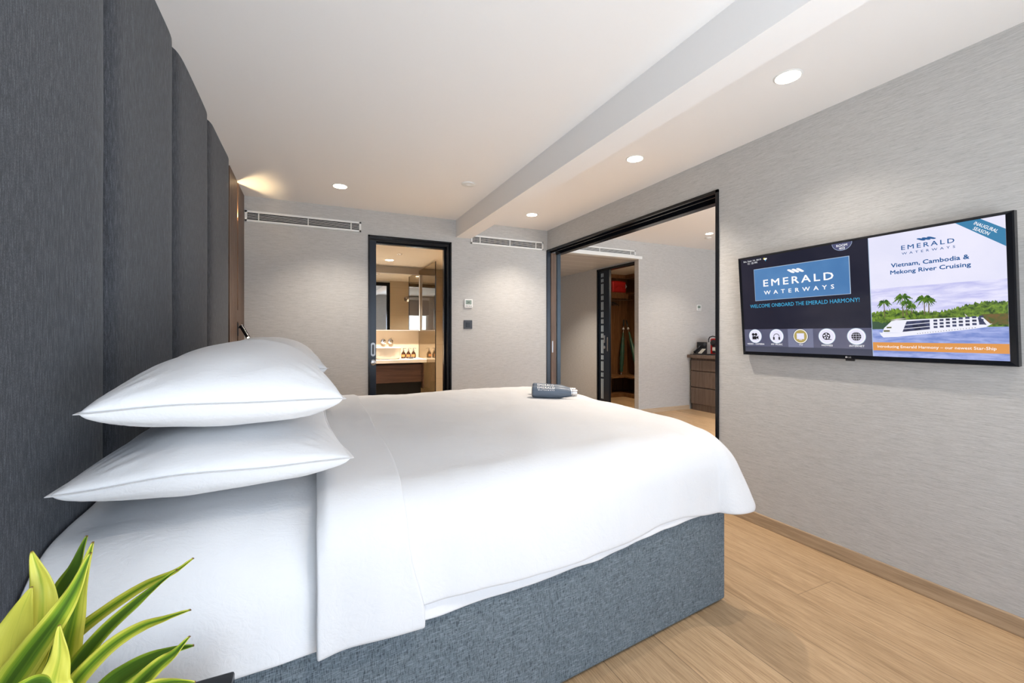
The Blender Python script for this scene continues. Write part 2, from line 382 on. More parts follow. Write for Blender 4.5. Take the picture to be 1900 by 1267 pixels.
# windows behind the camera
def window(n, x0, x1, z0, z1, nb):
    w = MB()
    y0, y1 = YN - .10, YN - .04
    w.box(x0, y0, z0, x0 + .05, y1, z1); w.box(x1 - .05, y0, z0, x1, y1, z1); w.box(x0, y0, z0, x1, y1, z0 + .05); w.box(x0, y0, z1 - .05, x1, y1, z1)
    for k in range(1, nb):
        x = x0 + (x1 - x0) * k / nb; w.box(x - .03, y0, z0, x + .03, y1, z1)
    o = struct(w.build('window_%d' % n, M['whitep']))
    g = MB().box(x0 + .05, YN - .075, z0 + .05, x1 - .05, YN - .07, z1 - .05).build('window_pane', M['pane'], o); return o
window(1, -.40, 1.65, .10, 2.24, 2); window(2, 2.80, 6.0, .10, 2.15, 3)
bl = thing('roller_blind', 'grey roller blind drawn partly down over the window of the bedroom', 'blind', (.62, YN + .02, 2.2))
boxo('blind_cloth', M['blind'], -.42, YN + .012, 1.72, 1.67, YN + .016, 2.19, bl)
boxo('blind_cassette', M['whitep'], -.44, YN + .0, 2.18, 1.69, YN + .06, 2.26, bl)
MB().cyl((-.42, YN + .014, 1.715), (1.67, YN + .014, 1.715), .012).build('blind_rail', M['whitep'], bl)

# ------------------------------------------------------------------ headboard
hb = thing('headboard', 'tall charcoal fabric headboard of wide padded panels up to the ceiling', 'headboard', (-.55, 1.5, 0))
ys = [-.43, .225, .88, 1.535, 2.17, 2.82, 3.478]
for a, b in zip(ys, ys[1:]):
    m = MB(); n = 24; nz = 40
    for j in range(nz + 1):
        z = ZC * j / nz
        for i in range(n + 1):
            w = -1 + 2 * i / n; y = (a + b) / 2 + (b - a) / 2 * w
            ww = abs(w) ** 9
            x = -.512 + .020 * (1 - ww) + .0035 * noise.noise(Vector((y * 2.2, z * 1.3, 3))) * (1 - ww) + .003 * ww * noise.noise(Vector((y, z * 3, 8)))
            m.v.append(Vector((x, y, z)))
    for j in range(nz):
        for i in range(n):
            k = j * (n + 1) + i; m.f.append([k, k + 1, k + n + 2, k + n + 1]); m.m.append(0)
    b0 = len(m.v); m.add([(-.56, a, 0), (-.56, b, 0), (-.56, b, ZC), (-.56, a, ZC)], [(0, 1, 2, 3)])
    L = [j * (n + 1) for j in range(nz + 1)]; Rr = [j * (n + 1) + n for j in range(nz + 1)]
    for j in range(nz):
        pass
    m.f.append([b0, b0 + 3] + L[::-1]); m.m.append(0); m.f.append([b0 + 1, b0 + 2] + Rr[::-1]); m.m.append(0)
    m.f.append([b0, b0 + 1] + list(range(n, -1, -1))); m.m.append(0)
    m.f.append([b0 + 3, b0 + 2] + [nz * (n + 1) + i for i in range(n, -1, -1)]); m.m.append(0)
    m.build('padded_panel', M['hb'], hb, smooth=True)

# fluted walnut panel with lit slot beside the headboard
wp = thing('fluted_wall_panel', 'narrow walnut panel with vertical grooves and a lit slot between headboard and far wall', 'wall panel', (-.55, 3.86, 0))
p = MB()
y = 3.485
p.box(XL, 3.482, 0, -.535, 4.248, ZC)
edges = [(3.482, 3.52, -.518), (3.532, 3.60, -.503), (3.606, 3.66, -.503), (3.666, 3.715, -.503), (3.721, 3.77, -.503), (3.776, 3.82, -.503), (3.826, 3.868, -.503), (3.915, 4.248, -.503)]
for a, b, x in edges: p.box(-.54, a, 0, x, b, ZC)
p.box(-.54, 3.868, 0, -.503, 3.915, 1.00); p.box(-.54, 3.868, 1.23, -.503, 3.915, 1.32)
p.build('panel', M['walnut'], wp, bevel=.0015)
boxo('light_strip', M['litw'], -.534, 3.872, 1.34, -.528, 3.880, 2.24, wp)
lamp('SPOT', 'slot_uplight', (-.520, 3.892, 2.02), 4, (1, .72, .38), wp, spot_size=R(165), spot_blend=.4, shadow_soft_size=.004).rotation_euler = (R(180), R(-25), 0)
rl = thing('reading_lamp', 'small black tubular reading lamp pointing down from the walnut panel', 'lamp', (-.503, 3.89, 1.18))
MB().box(-.535, 3.876, 1.12, -.498, 3.906, 1.22).build('mounting_plate', M['blackm'], rl)
MB().tube([(-.50, 3.89, 1.185), (-.485, 3.89, 1.185), (-.475, 3.888, 1.18)], .006).build('arm', M['blackm'], rl, smooth=True)
ls = MB().ring((-.482, 3.893, 1.20), (-.425, 3.85, 1.10), [(0, .010), (.002, .0145), (.110, .0145), (.111, .012)]).build('lamp_shade', M['black'], rl, smooth=True)
d = (Vector((-.425, 3.85, 1.10)) - Vector((-.482, 3.893, 1.20))).normalized(); e = Vector((-.482, 3.893, 1.20)) + d * .1125
MB().cyl(e - d * .001, e, .008).build('lens', M['lit'], ls)

# ------------------------------------------------------------------ bed
def y0(x): return 1.109 + .109 * x
BW = 1.86
bed = thing('bed', 'wide double bed on a blue-grey woven upholstered box base', 'bed', (.55, 2.05, 0))
def slab(z0, z1, x0, x1, i0, i1):
    pts = []
    for z in (z0, z1):
        pts += [(x0, y0(x0) + i0, z), (x1, y0(x1) + i0, z), (x1, y0(x1) + BW - i1, z), (x0, y0(x0) + BW - i1, z)]
    return MB().add(pts, [(3, 2, 1, 0), (4, 5, 6, 7), (0, 1, 5, 4), (1, 2, 6, 5), (2, 3, 7, 6), (3, 0, 4, 7)])
slab(.012, .43, -.485, 1.596, 0, 0).build('bed_base', M['base'], bed, bevel=.008)
slab(.0, .014, -.46, 1.57, .03, .03).build('plinth', M['blackm'], bed)
slab(.43, .66, -.48, 1.56, .04, .04).build('mattress', M['linen2'], bed, bevel=.05)

def fbm(x, y, z=0, o=3):
    s = 0; a = 1
    for k in range(o): s += a * noise.noise(Vector((x, y, z))); x *= 2.1; y *= 2.1; a *= .5
    return s
def cloth(name, s_list, t_core, hem_near, hem_far, rad, outset, ztop, foot=None, thick=.012, seed=0, wr=1.0, corner=0.0):
    """drape over the bed; s_list core positions head->foot; foot=(core_end, overhang length, segments)"""
    cols = [(s, 0.0) for s in s_list]
    if foot:
        cols += [(s_list[-1], (k + 1) / foot[2]) for k in range(foot[2])]
    NT = 60; NE = 26
    rows = [(-1 + k / NE) for k in range(NE)] + [None] * 0
    trow = [(0.0, -(1 - k / NE)) for k in range(NE)] + [(k / NT, 0.0) for k in range(NT + 1)] + [(1.0, (k + 1) / NE) for k in range(NE)]
    m = MB(); nr = len(trow)
    for (s, a) in cols:
        r = rad(s); ot = outset(s)
        for (tc, e) in trow:
            b = abs(e)
            near = e < 0 or (e == 0 and tc < .5)
            hz = hem_near(s) if near else hem_far(s)
            zt = ztop(s, tc)
            drop = zt - hz
            Ls = max(.01, drop - r)
            flare = .06
            Dn = r * math.pi / 2 + Ls * math.sqrt(1 + flare * flare)
            Df = (foot[1] if foot else 0)
            ex = Df * a * math.sqrt(1 - b * b / 2); ey = Dn * b * math.sqrt(1 - a * a / 2)
            dd = math.hypot(ex, ey)
            if dd > 1e-6: ux, uy = ex / dd, ey / dd
            else: ux, uy = 0, 0
            cf = abs(2 * ux * uy) ** .9
            fl = flare + corner * cf
            al = r * math.pi / 2
            if dd < al: h = r * math.sin(dd / r); g = r * (1 - math.cos(dd / r))
            else:
                q = dd - al; h = r + q * flare; g = r + q * math.sqrt(max(.2, 1 - fl * fl * .6))
            # soft vertical folds in the hanging part
            hang = min(1, max(0, (dd - al * .6) / .18))
            th = math.atan2(uy, ux) if dd > 1e-6 else 0
            fold = .012 * wr * hang * (noise.noise(Vector((s * 5.0 + seed, e * .6, 1.7 + th * 2.2))) + .5 * noise.noise(Vector((s * 11 + seed, e * .8, th * 5))))
            if corner: fold += .007 * hang * cf * math.sin(th * 9 + 1.0)
            h += fold
            if corner:
                tt = dd / max(Dn, Df); h += corner * cf * tt ** 1.5 * (1 - .40 * smooth01(tt, .84, 1.02) ** 2)
            t = (r - ot) + tc * (BW - 2 * (r - ot))
            x = s + ux * h
            sg = -1 if near else 1
            yy = y0(s) + t + sg * uy * h + .109 * (ux * h)
            z = zt - g
            puff = wr * (.010 * fbm(x * 2.4 + seed, yy * 2.4, .3) + .0050 * fbm(x * 7 + seed, yy * 4, 2))
            z += puff * (1 - .7 * hang) ; yy += sg * hang * puff * .8
            m.v.append(Vector((x, yy, z)))
    for i in range(len(cols) - 1):
        for j in range(nr - 1):
            k = i * nr + j; m.f.append([k, k + 1, k + nr + 1, k + nr]); m.m.append(0)
    m.keep = True
    return m, nr
def finish_cloth(m, name, mt, parent=None, thick=.012, off=1):
    o = m.build(name, mt, parent, smooth=True)
    me = o.data
    bm = bmesh.new(); bm.from_mesh(me); bmesh.ops.recalc_face_normals(bm, faces=bm.faces)
    up = sum(f.normal.z for f in bm.faces)
    if up < 0: bmesh.ops.reverse_faces(bm, faces=bm.faces)
    bm.to_mesh(me); bm.free()
    me.polygons.foreach_set('use_smooth', [True] * len(me.polygons))
    s = o.modifiers.new('thick', 'SOLIDIFY'); s.thickness = thick; s.offset = -1
    b = o.modifiers.new('sub', 'SUBSURF'); b.levels = 1; b.render_levels = 1
    return o
def lin(a, b, n): return [a + (b - a) * k / n for k in range(n + 1)]
def smooth01(x, a, b):
    t = min(1, max(0, (x - a) / (b - a))); return t * t * (3 - 2 * t)
def crown(s, t, zc, ze):
    k = 1 - abs(2 * t - 1) ** 2.6
    return ze + (zc - ze) * k
def top_sheet(s, t): return crown(s, t, .735, .705) - .02 * smooth01(s, 1.0, 1.6)
m, nr = cloth('s', lin(-.485, 1.50, 90), 0, lambda s: .402 - .020 * smooth01(s, .1, .4) + .03 * smooth01(s, .8, 1.2), lambda s: .405, lambda s: .21 - .07 * smooth01(s, -.2, .5), lambda s: .018, top_sheet, None, seed=3)
finish_cloth(m, 'x', M['linen2'], None, .006).name = 'bed_sheet'
tag(bpy.data.objects['bed_sheet'], 'white sheet over the mattress, bare between the pillows and the hem beside the plant', 'bed sheet')
def top_duvet(s, t): return crown(s, t, .772, .738) - .012 * smooth01(s, 1.15, 1.5)
def duvet_hem(s): return .437 + .012 * math.sin(s * 7) * .4 - .02 * smooth01(s, .2, .9) + .022 * smooth01(s, 1.0, 1.22) - .022 * smooth01(s, 1.22, 1.45)
duv = thing('duvet', 'thick white duvet spread over the bed, hanging over its foot and near side', 'duvet', (.9, 2.1, .45))
m, nr = cloth('d', lin(.045, 1.495, 80), 0, duvet_hem, lambda s: .43, lambda s: .15, lambda s: .040, top_duvet, (1.495, .44, 30), seed=11, corner=.126)
finish_cloth(m, 'duvet_cover', M['linen'], duv, .014)
# the turned-down band at the head end of the duvet
def band_top(s, t):
    c = top_duvet(s, t) + .016
    return c - .03 * (1 - smooth01(s, .0, .04))
m, nr = cloth('b', lin(.010, .222, 26), 0, lambda s: .400 + .006 * math.sin(s * 20), lambda s: .40, lambda s: .155, lambda s: .055, band_top, None, seed=23, wr=.8)
for v in m.v:          # the free edge slants a little and waves
    if v.x > .10:
        k = (v.x - .10) / .135
        v.x += k * (.012 * noise.noise(Vector((v.y * 3, v.z * 6, 0))) + .035 * smooth01(v.y, 1.4, 3.0) + .04 * smooth01(.62 - v.z, 0, .2))
    else:
        v.x += (1 - v.x / .10) * .010 * noise.noise(Vector((v.y * 2.5, v.z * 6, 5)))
finish_cloth(m, 'turned_down_band', M['linen'], duv, .014)

def pillow(label, c, rotz, a, b, Tt, Tb, seed, tilt=(0, 0), droop=0):
    N = 44; o_m = MB(); M3 = Matrix.Rotation(rotz, 3, 'Z') @ Matrix.Rotation(tilt[0], 3, 'X') @ Matrix.Rotation(tilt[1], 3, 'Y')
    idx = {}
    def pt(i, j, side):
        u = -1 + 2 * i / N; v = -1 + 2 * j / N
        u = math.sin(u * math.pi / 2) * .55 + u * .45; v = math.sin(v * math.pi / 2) * .55 + v * .45
        cu = 1 - .075 * (1 - v * v) ** 1.0; cv = 1 - .055 * (1 - u * u)
        x = a * u * cu; y = b * v * cv
        e = ((1 - min(1, abs(u)) ** 2.1) * (1 - min(1, abs(v)) ** 2.4))
        prof = max(0, e) ** .52
        cr = max(abs(u), abs(v))
        w = noise.noise(Vector((x * 4 + seed, y * 4, seed))) * .010 + noise.noise(Vector((x * 11 + seed, y * 9, seed))) * .004
        ang = math.atan2(abs(v) - 1.0, abs(u) - 1.0)
        rc = math.hypot(1 - abs(u), 1 - abs(v))
        crease = .010 * math.sin(ang * 22 + seed) * max(0, 1 - rc / .55) * min(1, prof * 3)
        z = (Tt * prof if side > 0 else -Tb * max(0, e) ** .36) + (w + crease) * min(1, prof * 2.2) * side
        z += .010 * noise.noise(Vector((x * 5, y * 5, seed + 9))) * (1 - min(1, prof * 2))       # wavy seam
        z -= droop * abs(u * v) ** 2
        q = M3 @ Vector((x, y, z)); return Vector(c) + q
    for side in (1, -1):
        for i in range(N + 1):
            for j in range(N + 1):
                if side < 0 and (i in (0, N) or j in (0, N)): idx[(i, j, -1)] = idx[(i, j, 1)]; continue
                idx[(i, j, side)] = len(o_m.v); o_m.v.append(pt(i, j, side))
        for i in range(N):
            for j in range(N):
                q = [idx[(i, j, side)], idx[(i + 1, j, side)], idx[(i + 1, j + 1, side)], idx[(i, j + 1, side)]]
                if side < 0: q = q[::-1]
                o_m.f.append(q); o_m.m.append(0)
    o = o_m.build('pillow', M['linen2'], None, smooth=True)
    o.data.polygons.foreach_set('use_smooth', [True] * len(o.data.polygons))
    for e_ in o.data.edges: e_.use_edge_sharp = False
    s = o.modifiers.new('sub', 'SUBSURF'); s.levels = 1; s.render_levels = 1
    ring = [(i, 0) for i in range(N)] + [(N, j) for j in range(N)] + [(N - i, N) for i in range(N)] + [(0, N - j) for j in range(N)]
    pp = [pt(i, j, 1) for i, j in ring]; cc = Vector(c)
    pm = MB(); k_ = len(pp); n0 = 0; seg = 6
    for q, p_ in enumerate(pp):
        tg = (pp[(q + 1) % k_] - pp[q - 1]).normalized(); outv = tg.cross(Vector((0, 0, 1))).normalized()
        if outv.dot(p_ - cc) < 0: outv = -outv
        for w in range(seg):
            an = 2 * math.pi * w / seg; pm.v.append(p_ + outv * (.0010 + .0035 * math.cos(an)) + Vector((0, 0, .0012 * math.sin(an))))
    for q in range(k_):
        for w in range(seg):
            a1 = q * seg + w; a2 = q * seg + (w + 1) % seg; b1 = ((q + 1) % k_) * seg + w; b2 = ((q + 1) % k_) * seg + (w + 1) % seg
            pm.f.append([a1, a2, b2, b1]); pm.m.append(0)
    pm.build('seam_edge', M['linen2'], o, smooth=True)
    return tag(o, label, 'pillow', 'white pillows stacked at the headboard')
rz = math.atan(.109)
pillow('white pillow at the bottom of the near stack, by the plant', (-.190, 1.50, .838), .045, .262, .42, .070, .084, 1.3)
pillow('white pillow on top of the near stack, its pointed corner toward the headboard', (-.178, 1.485, .983), .045, .232, .415, .127, .080, 6.1)
pillow('white pillow at the bottom of the far stack, a corner peeping out below', (-.185, 2.46, .838), .04, .262, .42, .070, .082, 9.4)
pillow('white pillow on top of the far stack, nearest the walnut panel', (-.187, 2.44, .984), .04, .24, .41, .132, .078, 14.2)

# ------------------------------------------------------------------ two drinking bottles lying on the duvet
def text_poly(s, spacing=1.0, bold=0.0):
    cu = bpy.data.curves.new('t', 'FONT'); cu.body = s; cu.size = 1; cu.space_character = spacing; cu.resolution_u = 2
    cu.fill_mode = 'FRONT'
    o = bpy.data.objects.new('t', cu); COL.objects.link(o); bpy.context.view_layer.update()
    me = bpy.data.meshes.new_from_object(o.evaluated_get(bpy.context.evaluated_depsgraph_get()))
    vs = [v.co.copy() for v in me.vertices]; fs = [list(p.vertices) for p in me.polygons]
    bpy.data.objects.remove(o); bpy.data.curves.remove(cu); bpy.data.meshes.remove(me)
    x0 = min(v.x for v in vs); x1 = max(v.x for v in vs); yb = min(v.y for v in vs); yt = max(v.y for v in vs)
    P = [((v.x - x0) / (x1 - x0), (v.y - yb) / (yt - yb)) for v in vs]
    if bold:
        out = []; of = []; bx, by = bold * 1.2 / (x1 - x0), bold * 1.2 / (yt - yb)
        for dx, dy in ((-1, -1), (1, -1), (1, 1), (-1, 1)):
            k = len(out); out += [(u + dx * bx, w + dy * by) for u, w in P]; of += [[k + i for i in q] for q in fs]
        return out, of
    return P, fs
TXT = {}
bpy.context.view_layer.update()
DUV = bpy.data.objects['duvet_cover'].evaluated_get(bpy.context.evaluated_depsgraph_get())
def on_duvet(x, y):
    iv = DUV.matrix_world.inverted()
    ok, loc, nrm, ix = DUV.ray_cast(iv @ Vector((x, y, 1.5)), Vector((0, 0, -1)))
    return (DUV.matrix_world @ loc).z if ok else .77
def drink(label, A, B):
    A = Vector(A); B = Vector(B)
    zs = [on_duvet(*(A.lerp(B, k / 6).xy)) - 0 for k in range(5)]
    sl = (zs[3] - zs[0]) / .5; rest = max(zs[k] - (zs[0] + sl * k / 6) for k in range(4))
    A.z = zs[0] + rest + .0345; B.z = A.z + sl
    d = (B - A).normalized(); L = (B - A).length
    t = thing('drinking_bottle', label, 'bottle', tuple(A), group='slate-blue bottles lying on the duvet')
    rr = .0335
    bd = MB().ring(A, B, [(0, rr * .80), (.003, rr * .9), (.006, rr * .97), (.010, rr), (.155, rr), (.175, rr * .94), (.20, rr * .78), (.222, rr * .60), (.230, rr * .56)], 40).build('body', M['bottle'], t, smooth=True)
    MB().ring(A + d * .2305, B, [(0, rr * .50), (.003, rr * .62), (.028, rr * .62), (.030, rr * .55)], 32).build('cap', M['steel'], t, smooth=True)
    MB().ring(A + d * .226, B, [(0, rr * .62), (.005, rr * .60)], 32).build('neck_ring', M['steel'], t, smooth=True)
    side = Vector((0, 0, 1)).cross(d).normalized()          # horizontal, perpendicular
    if side.dot(-A) < 0: side = -side                       # toward the camera side of the bed
    up = Vector((0, 0, 1))
    lm = MB()
    for s, x0, x1, a0, a1, sp in (('EMERALD', .030, .128, 1.12, .66, 1.15), ('WATERWAYS', .031, .126, .52, .32, 1.5)):
        vs, fs = text_poly(s, sp, .02)
        pts = []
        for (u, w) in vs:
            ang = a1 + (a0 - a1) * w
            pts.append(A + d * (x0 + (x1 - x0) * u) + (side * math.cos(ang) + up * math.sin(ang)) * (rr + .0012))
        lm.add(pts, fs)
    lm.keep = True
    lm.build('lettering', M['letter'], bd)
    return t
drink('slate-blue bottle with steel cap and white lettering, the nearer of the two on the duvet', (1.160, 2.215, .800), (1.410, 2.105, .797))
drink('slate-blue bottle lying behind its twin on the duvet, nearer the far wall', (1.215, 2.315, .801), (1.465, 2.200, .798))

# ------------------------------------------------------------------ ceiling fittings
def downlight(x, y, z, r, label, power, col=(1.0, .89, .77), spot=True, size=R(112)):
    t = thing('ceiling_light', label, 'ceiling light', (x, y, z), group='recessed round ceiling lights')
    MB().ring((x, y, z - .004), (x, y, z), [(0, r + .004), (.004, r + .009)], 40).build('trim_ring', M['grille'], t, smooth=True)
    MB().ring((x, y, z - .0055), (x, y, z), [(0, r), (.0015, r)], 40).build('lens', M['lit'], t)
    if power:
        lamp('SPOT', 'bulb', (x, y, z - .03), power, col, t, spot_size=size, spot_blend=1.0, shadow_soft_size=.025)
    return t
DL = 46
downlight(1.962, 1.249, ZC, .050, 'round recessed ceiling light above the television, nearest to the window side', DL * .45)
downlight(1.954, 2.259, ZC, .050, 'round recessed ceiling light over the foot of the bed, middle of the row of three', DL * 1.3)
downlight(1.956, 3.736, ZC, .050, 'round recessed ceiling light near the far corner by the sliding doorway', DL)
downlight(.213, 3.657, ZC, .050, 'round recessed ceiling light in front of the long air vent, left of the beam', DL)
downlight(4.747, 4.054, 2.46, .045, 'round recessed ceiling light in the adjoining room seen through the wide doorway', DL)
downlight(.93, 5.75, 2.10, .05, 'round recessed ceiling light in the bathroom over the basin', 210, (1, .87, .72))
downlight(3.4, 5.9, 2.215, .045, 'round recessed light in the lowered ceiling of the corridor', 75)
downlight(4.55, 5.05, 2.24, .03, 'small added ceiling light hidden inside the walk-in wardrobe', 60, (1, .78, .52), True, R(160))  # added lamp, kept behind the jamb, to light the wardrobe interior
downlight(1.96, .10, ZC, .050, 'added round ceiling light beside the window, out of the view', DL * .35)  # unseen lamp added to even out the room's lighting
downlight(.62, -.20, ZC, .050, 'added round ceiling light behind the viewer near the blind', DL)  # unseen lamp added as fill on the near side of the bed
downlight(1.62, 5.2, 2.10, .04, 'added round ceiling light brightening the shower', 110, (1, .87, .72))  # lamp added only to brighten the shower area
downlight(3.5, 2.4, 2.46, .045, 'added round ceiling light in the adjoining room, hidden behind the television wall', 130)  # unseen lamp added to lift the adjoining room
downlight(5.0, 2.2, 2.46, .045, 'added round ceiling light in the adjoining room, hidden above the far drawers', 130)  # second unseen lamp added as fill for the adjoining room
def disc(name, x, y, z, r, m, label, cat, h=.012):
    t = thing(name, label, cat, (x, y, z))
    MB().ring((x, y, z - h), (x, y, z), [(0, r * .8), (h * .35, r), (h, r)], 36).build('cover', m, t, smooth=True)
    MB().ring((x, y, z - h - .004), (x, y, z - h), [(0, r * .35), (.004, r * .45)], 24).build('sensor', M['grille'], t, smooth=True)
disc('smoke_detector', 1.111, 3.184, ZC, .052, M['grille'], 'flat round white smoke detector on the ceiling left of the beam', 'smoke detector')
disc('sprinkler_head', .97, 5.25, 2.10, .03, M['chrome'], 'small round chrome sprinkler cover on the bathroom ceiling', 'sprinkler')
disc('smoke_detector', 4.95, 4.25, 2.46, .042, M['grille'], 'round white smoke detector on the ceiling of the adjoining room', 'smoke detector')

def vent(x0, x1, z0, z1, y, divs, label, ns=5):
    t = thing('air_vent', label, 'air vent', ((x0 + x1) / 2, y, z0), group='long white slatted air vents')
    fr = .018; m = MB()
    m.box(x0, y - .012, z0, x1, y, z0 + fr); m.box(x0, y - .012, z1 - fr, x1, y, z1); m.box(x0, y - .012, z0, x0 + fr, y, z1); m.box(x1 - fr, y - .012, z0, x1, y, z1)
    m.build('frame', M['grille'], t, bevel=.002)
    boxo('backing', M['dark'], x0 + fr, y - .0015, z0 + fr, x1 - fr, y, z1 - fr, t)  # near-black sheet paints the dark recess behind the slats
    H = z1 - z0 - 2 * fr
    for k in range(1, ns):
        z = z0 + fr + H * k / ns
        MB().box(x0 + fr, y - .009, z - .0016, x1 - fr, y - .0075, z + .0016).build('slat', M['grille'], t)
    for q in divs:
        x = x0 + (x1 - x0) * q; MB().box(x - .004, y - .0115, z0 + fr, x + .004, y - .001, z1 - fr).build('divider', M['grille'], t)
vent(-.499, .43, 2.084, 2.178, YF, (.11, .52, .905), 'long white slatted air vent high on the far wall beside the walnut panel')
vent(1.507, 2.365, 2.074, 2.166, YF, (.12, .52, .89), 'white slatted air vent in the far corner under the ceiling, right of the beam')
vent(2.95, 4.19, 2.246, 2.325, 4.84, (.1, .5, .93), 'white slatted air vent above the corridor entrance in the adjoining room')

def thermostat(x, z, y, label, w=.088):
    t = thing('thermostat', label, 'thermostat', (x, y, z), group='white wall thermostats')
    bd = boxo('body', M['whitep'], x - w / 2, y - .016, z - w / 2, x + w / 2, y, z + w / 2, t, .004)
    boxo('display', M['greyscr'], x - w * .36, y - .0168, z - w * .12, x + w * .36, y - .0155, z + w * .38, bd)
    m = MB()
    for dx in (-.3, -.1, .1, .3): m.box(x + dx * w - .004, y - .018, z - w * .36, x + dx * w + .004, y - .0155, z - w * .26)
    m.build('buttons', M['greyp'], bd)
    vs, fs = text_poly('24')
    q = MB(); q.add([(x - .018 + .026 * u, y - .0173, z + .0 + .022 * v) for u, v in vs], fs); q.keep = True; q.build('digits', M['blackm'], bd)
thermostat(1.481, 1.453, YF, 'white thermostat with grey display above the black switch by the bathroom door')
thermostat(5.43, 1.545, 4.84, 'small white thermostat on the wall of the adjoining room above the drawers')
sw = thing('light_switch', 'dark grey square light switch below the thermostat', 'light switch', (1.478, YF, 1.236))
pt_ = boxo('plate', M['greyp'], 1.432, YF - .009, 1.191, 1.524, YF, 1.281, sw, .003)
boxo('rocker', M['greyp2'], 1.455, YF - .013, 1.212, 1.502, YF - .008, 1.259, pt_, .002)

# ------------------------------------------------------------------ bathroom doorway
fr = MB(); t_ = .014
fr.box(DX0, YF - .012, 0, DX0 + t_, YF + .13, DZ); fr.box(DX1 - t_, YF - .012, 0, DX1, YF + .13, DZ); fr.box(DX0, YF - .012, DZ - t_, DX1, YF + .13, DZ)
fr.box(DX0 + t_, YF + .02, DZ - .045, DX1 - t_, YF + .035, DZ - t_); fr.box(DX0 + t_, YF + .075, DZ - .060, DX1 - t_, YF + .13, DZ - t_)
fr.box(DX1 - .040, YF + .02, 0, DX1 - t_, YF + .035, DZ - .04); fr.box(DX1 - .055, YF + .075, 0, DX1 - t_, YF + .125, DZ - .06)
struct(fr.build('trim_4', M['black'], bevel=.0015))
dr = struct(MB().box(DX0 + .014, YF + .036, .01, .570, YF + .074, DZ - .02).build('door_1', M['navy'], bevel=.002))
cx = .541; z0_, z1_ = .925, 1.055
def stadium(cx, z0, z1, r, y0_, y1_, n=12):
    m = MB(); pts = []
    for k in range(n + 1): a = math.pi * k / n; pts.append((cx + r * math.cos(a), z1 - r + r * math.sin(a)))
    for k in range(n + 1): a = math.pi + math.pi * k / n; pts.append((cx + r * math.cos(a), z0 + r + r * math.sin(a)))
    N_ = len(pts); m.add([(x, y0_, z) for x, z in pts] + [(x, y1_, z) for x, z in pts], [list(range(N_)), list(range(2 * N_ - 1, N_ - 1, -1))] + [(k, (k + 1) % N_, (k + 1) % N_ + N_, k + N_) for k in range(N_)])
    return m
h_ = stadium(cx, z0_, z1_, .020, YF + .030, YF + .036).build('door_handle', M['handle'], dr)
stadium(cx, z0_ + .018, z1_ - .018, .010, YF + .0285, YF + .031).build('finger_recess', M['greyp'], h_)
MB().ring((cx, YF + .026, .868), (cx, YF + .036, .868), [(0, .020), (.003, .026), (.010, .026)], 30).build('door_lock', M['steel'], dr, smooth=True)

# bathroom fittings
gl = thing('shower_screen', 'tinted shower glass panel at the end of the bathroom counter', 'shower screen', (1.44, 5.8, 0))
boxo('glass_panel', M['tglass'], 1.436, 5.38, .0, 1.440, 6.298, 2.06, gl)
boxo('edge_strip', M['black'], 1.433, 5.372, 0, 1.443, 5.38, 2.06, gl)
va = thing('vanity_unit', 'dark brown wooden vanity unit under the cream bathroom counter', 'vanity', (.5, 6.05, .45))
boxo('cabinet_body', M['walnut_x'], -.38, 5.87, .49, 1.385, 6.296, .735, va, .002)
boxo('drawer_front', M['walnut_x'], -.38, 5.85, .50, 1.360, 5.872, .725, va, .002)
boxo('black_base', M['dark'], -.38, 5.95, .0, 1.385, 6.295, .488, va)  # solid near-black box filling the space under the cabinet
boxo('end_panel', M['walnut_x'], 1.385, 5.85, .40, 1.405, 6.296, .745, va, .002)
ct = tag(boxo('bathroom_countertop', M['marble'], -.39, 5.80, .755, 1.432, 6.30, .80, None, .004), 'cream stone countertop carrying the basin and soap bottles', 'countertop')
bs = tag(boxo('backsplash', M['backsplash'], -.39, 6.286, .80, 1.432, 6.298, 1.18, None), 'smooth beige backsplash between the bathroom counter and the mirror', 'backsplash')
mc = thing('mirror_cabinet', 'wide mirrored cabinet with a pale lower edge above the basin', 'mirror', (.5, 6.25, 1.19))
boxo('cabinet_body', M['white'], -.39, 6.19, 1.185, 1.430, 6.285, 1.99, mc, .001)
for a, b in ((-.385, .60), (.604, 1.413)): boxo('mirror_door', M['mirror'], a, 6.184, 1.200, b, 6.190, 1.985, mc)
bn = thing('wash_basin', 'round cream vessel basin standing on the bathroom counter', 'basin', (.94, 6.03, .80))
b_ = MB(); segs = 48; prof = [(.175, .0), (.195, .03), (.205, .155), (.198, .158), (.190, .150), (.178, .05), (.05, .03), (.0001, .03)]
b_.ring((.94, 6.03, .80), (.94, 6.03, 1), [(0, .0001)] + [(z, r * .92) for r, z in prof], segs, cap=False); b_.build('bowl', M['ceramic'], bn, smooth=True)
MB().ring((.94, 6.03, .8305), (.94, 6.03, 1), [(0, .022), (.004, .020)], 24).build('drain', M['chrome'], bn)
def knob(x, label, spout):
    t = thing('basin_tap', label, 'tap', (x, 6.285, 1.035), group='round chrome wall taps')
    MB().ring((x, 6.286, 1.035), (x, 6.2, 1.035), [(0, .034), (.006, .036), (.020, .034), (.022, .030)], 32).build('rosette', M['chrome'], t, smooth=True)
    if spout: MB().tube([(x, 6.27, 1.035), (x, 6.20, 1.035), (x, 6.12, 1.03), (x, 6.10, 1.01)], .011).build('spout', M['chrome'], t, smooth=True)
    else: MB().cyl((x, 6.265, 1.035), (x, 6.225, 1.035), .018).cyl((x, 6.24, 1.035), (x + .004, 6.235, 1.085), .004).build('lever', M['chrome'], t, smooth=True)
knob(.93, 'round chrome wall tap with spout, left of its pair above the basin', True)
knob(1.03, 'round chrome tap control with a thin lever, right of its pair above the basin', False)
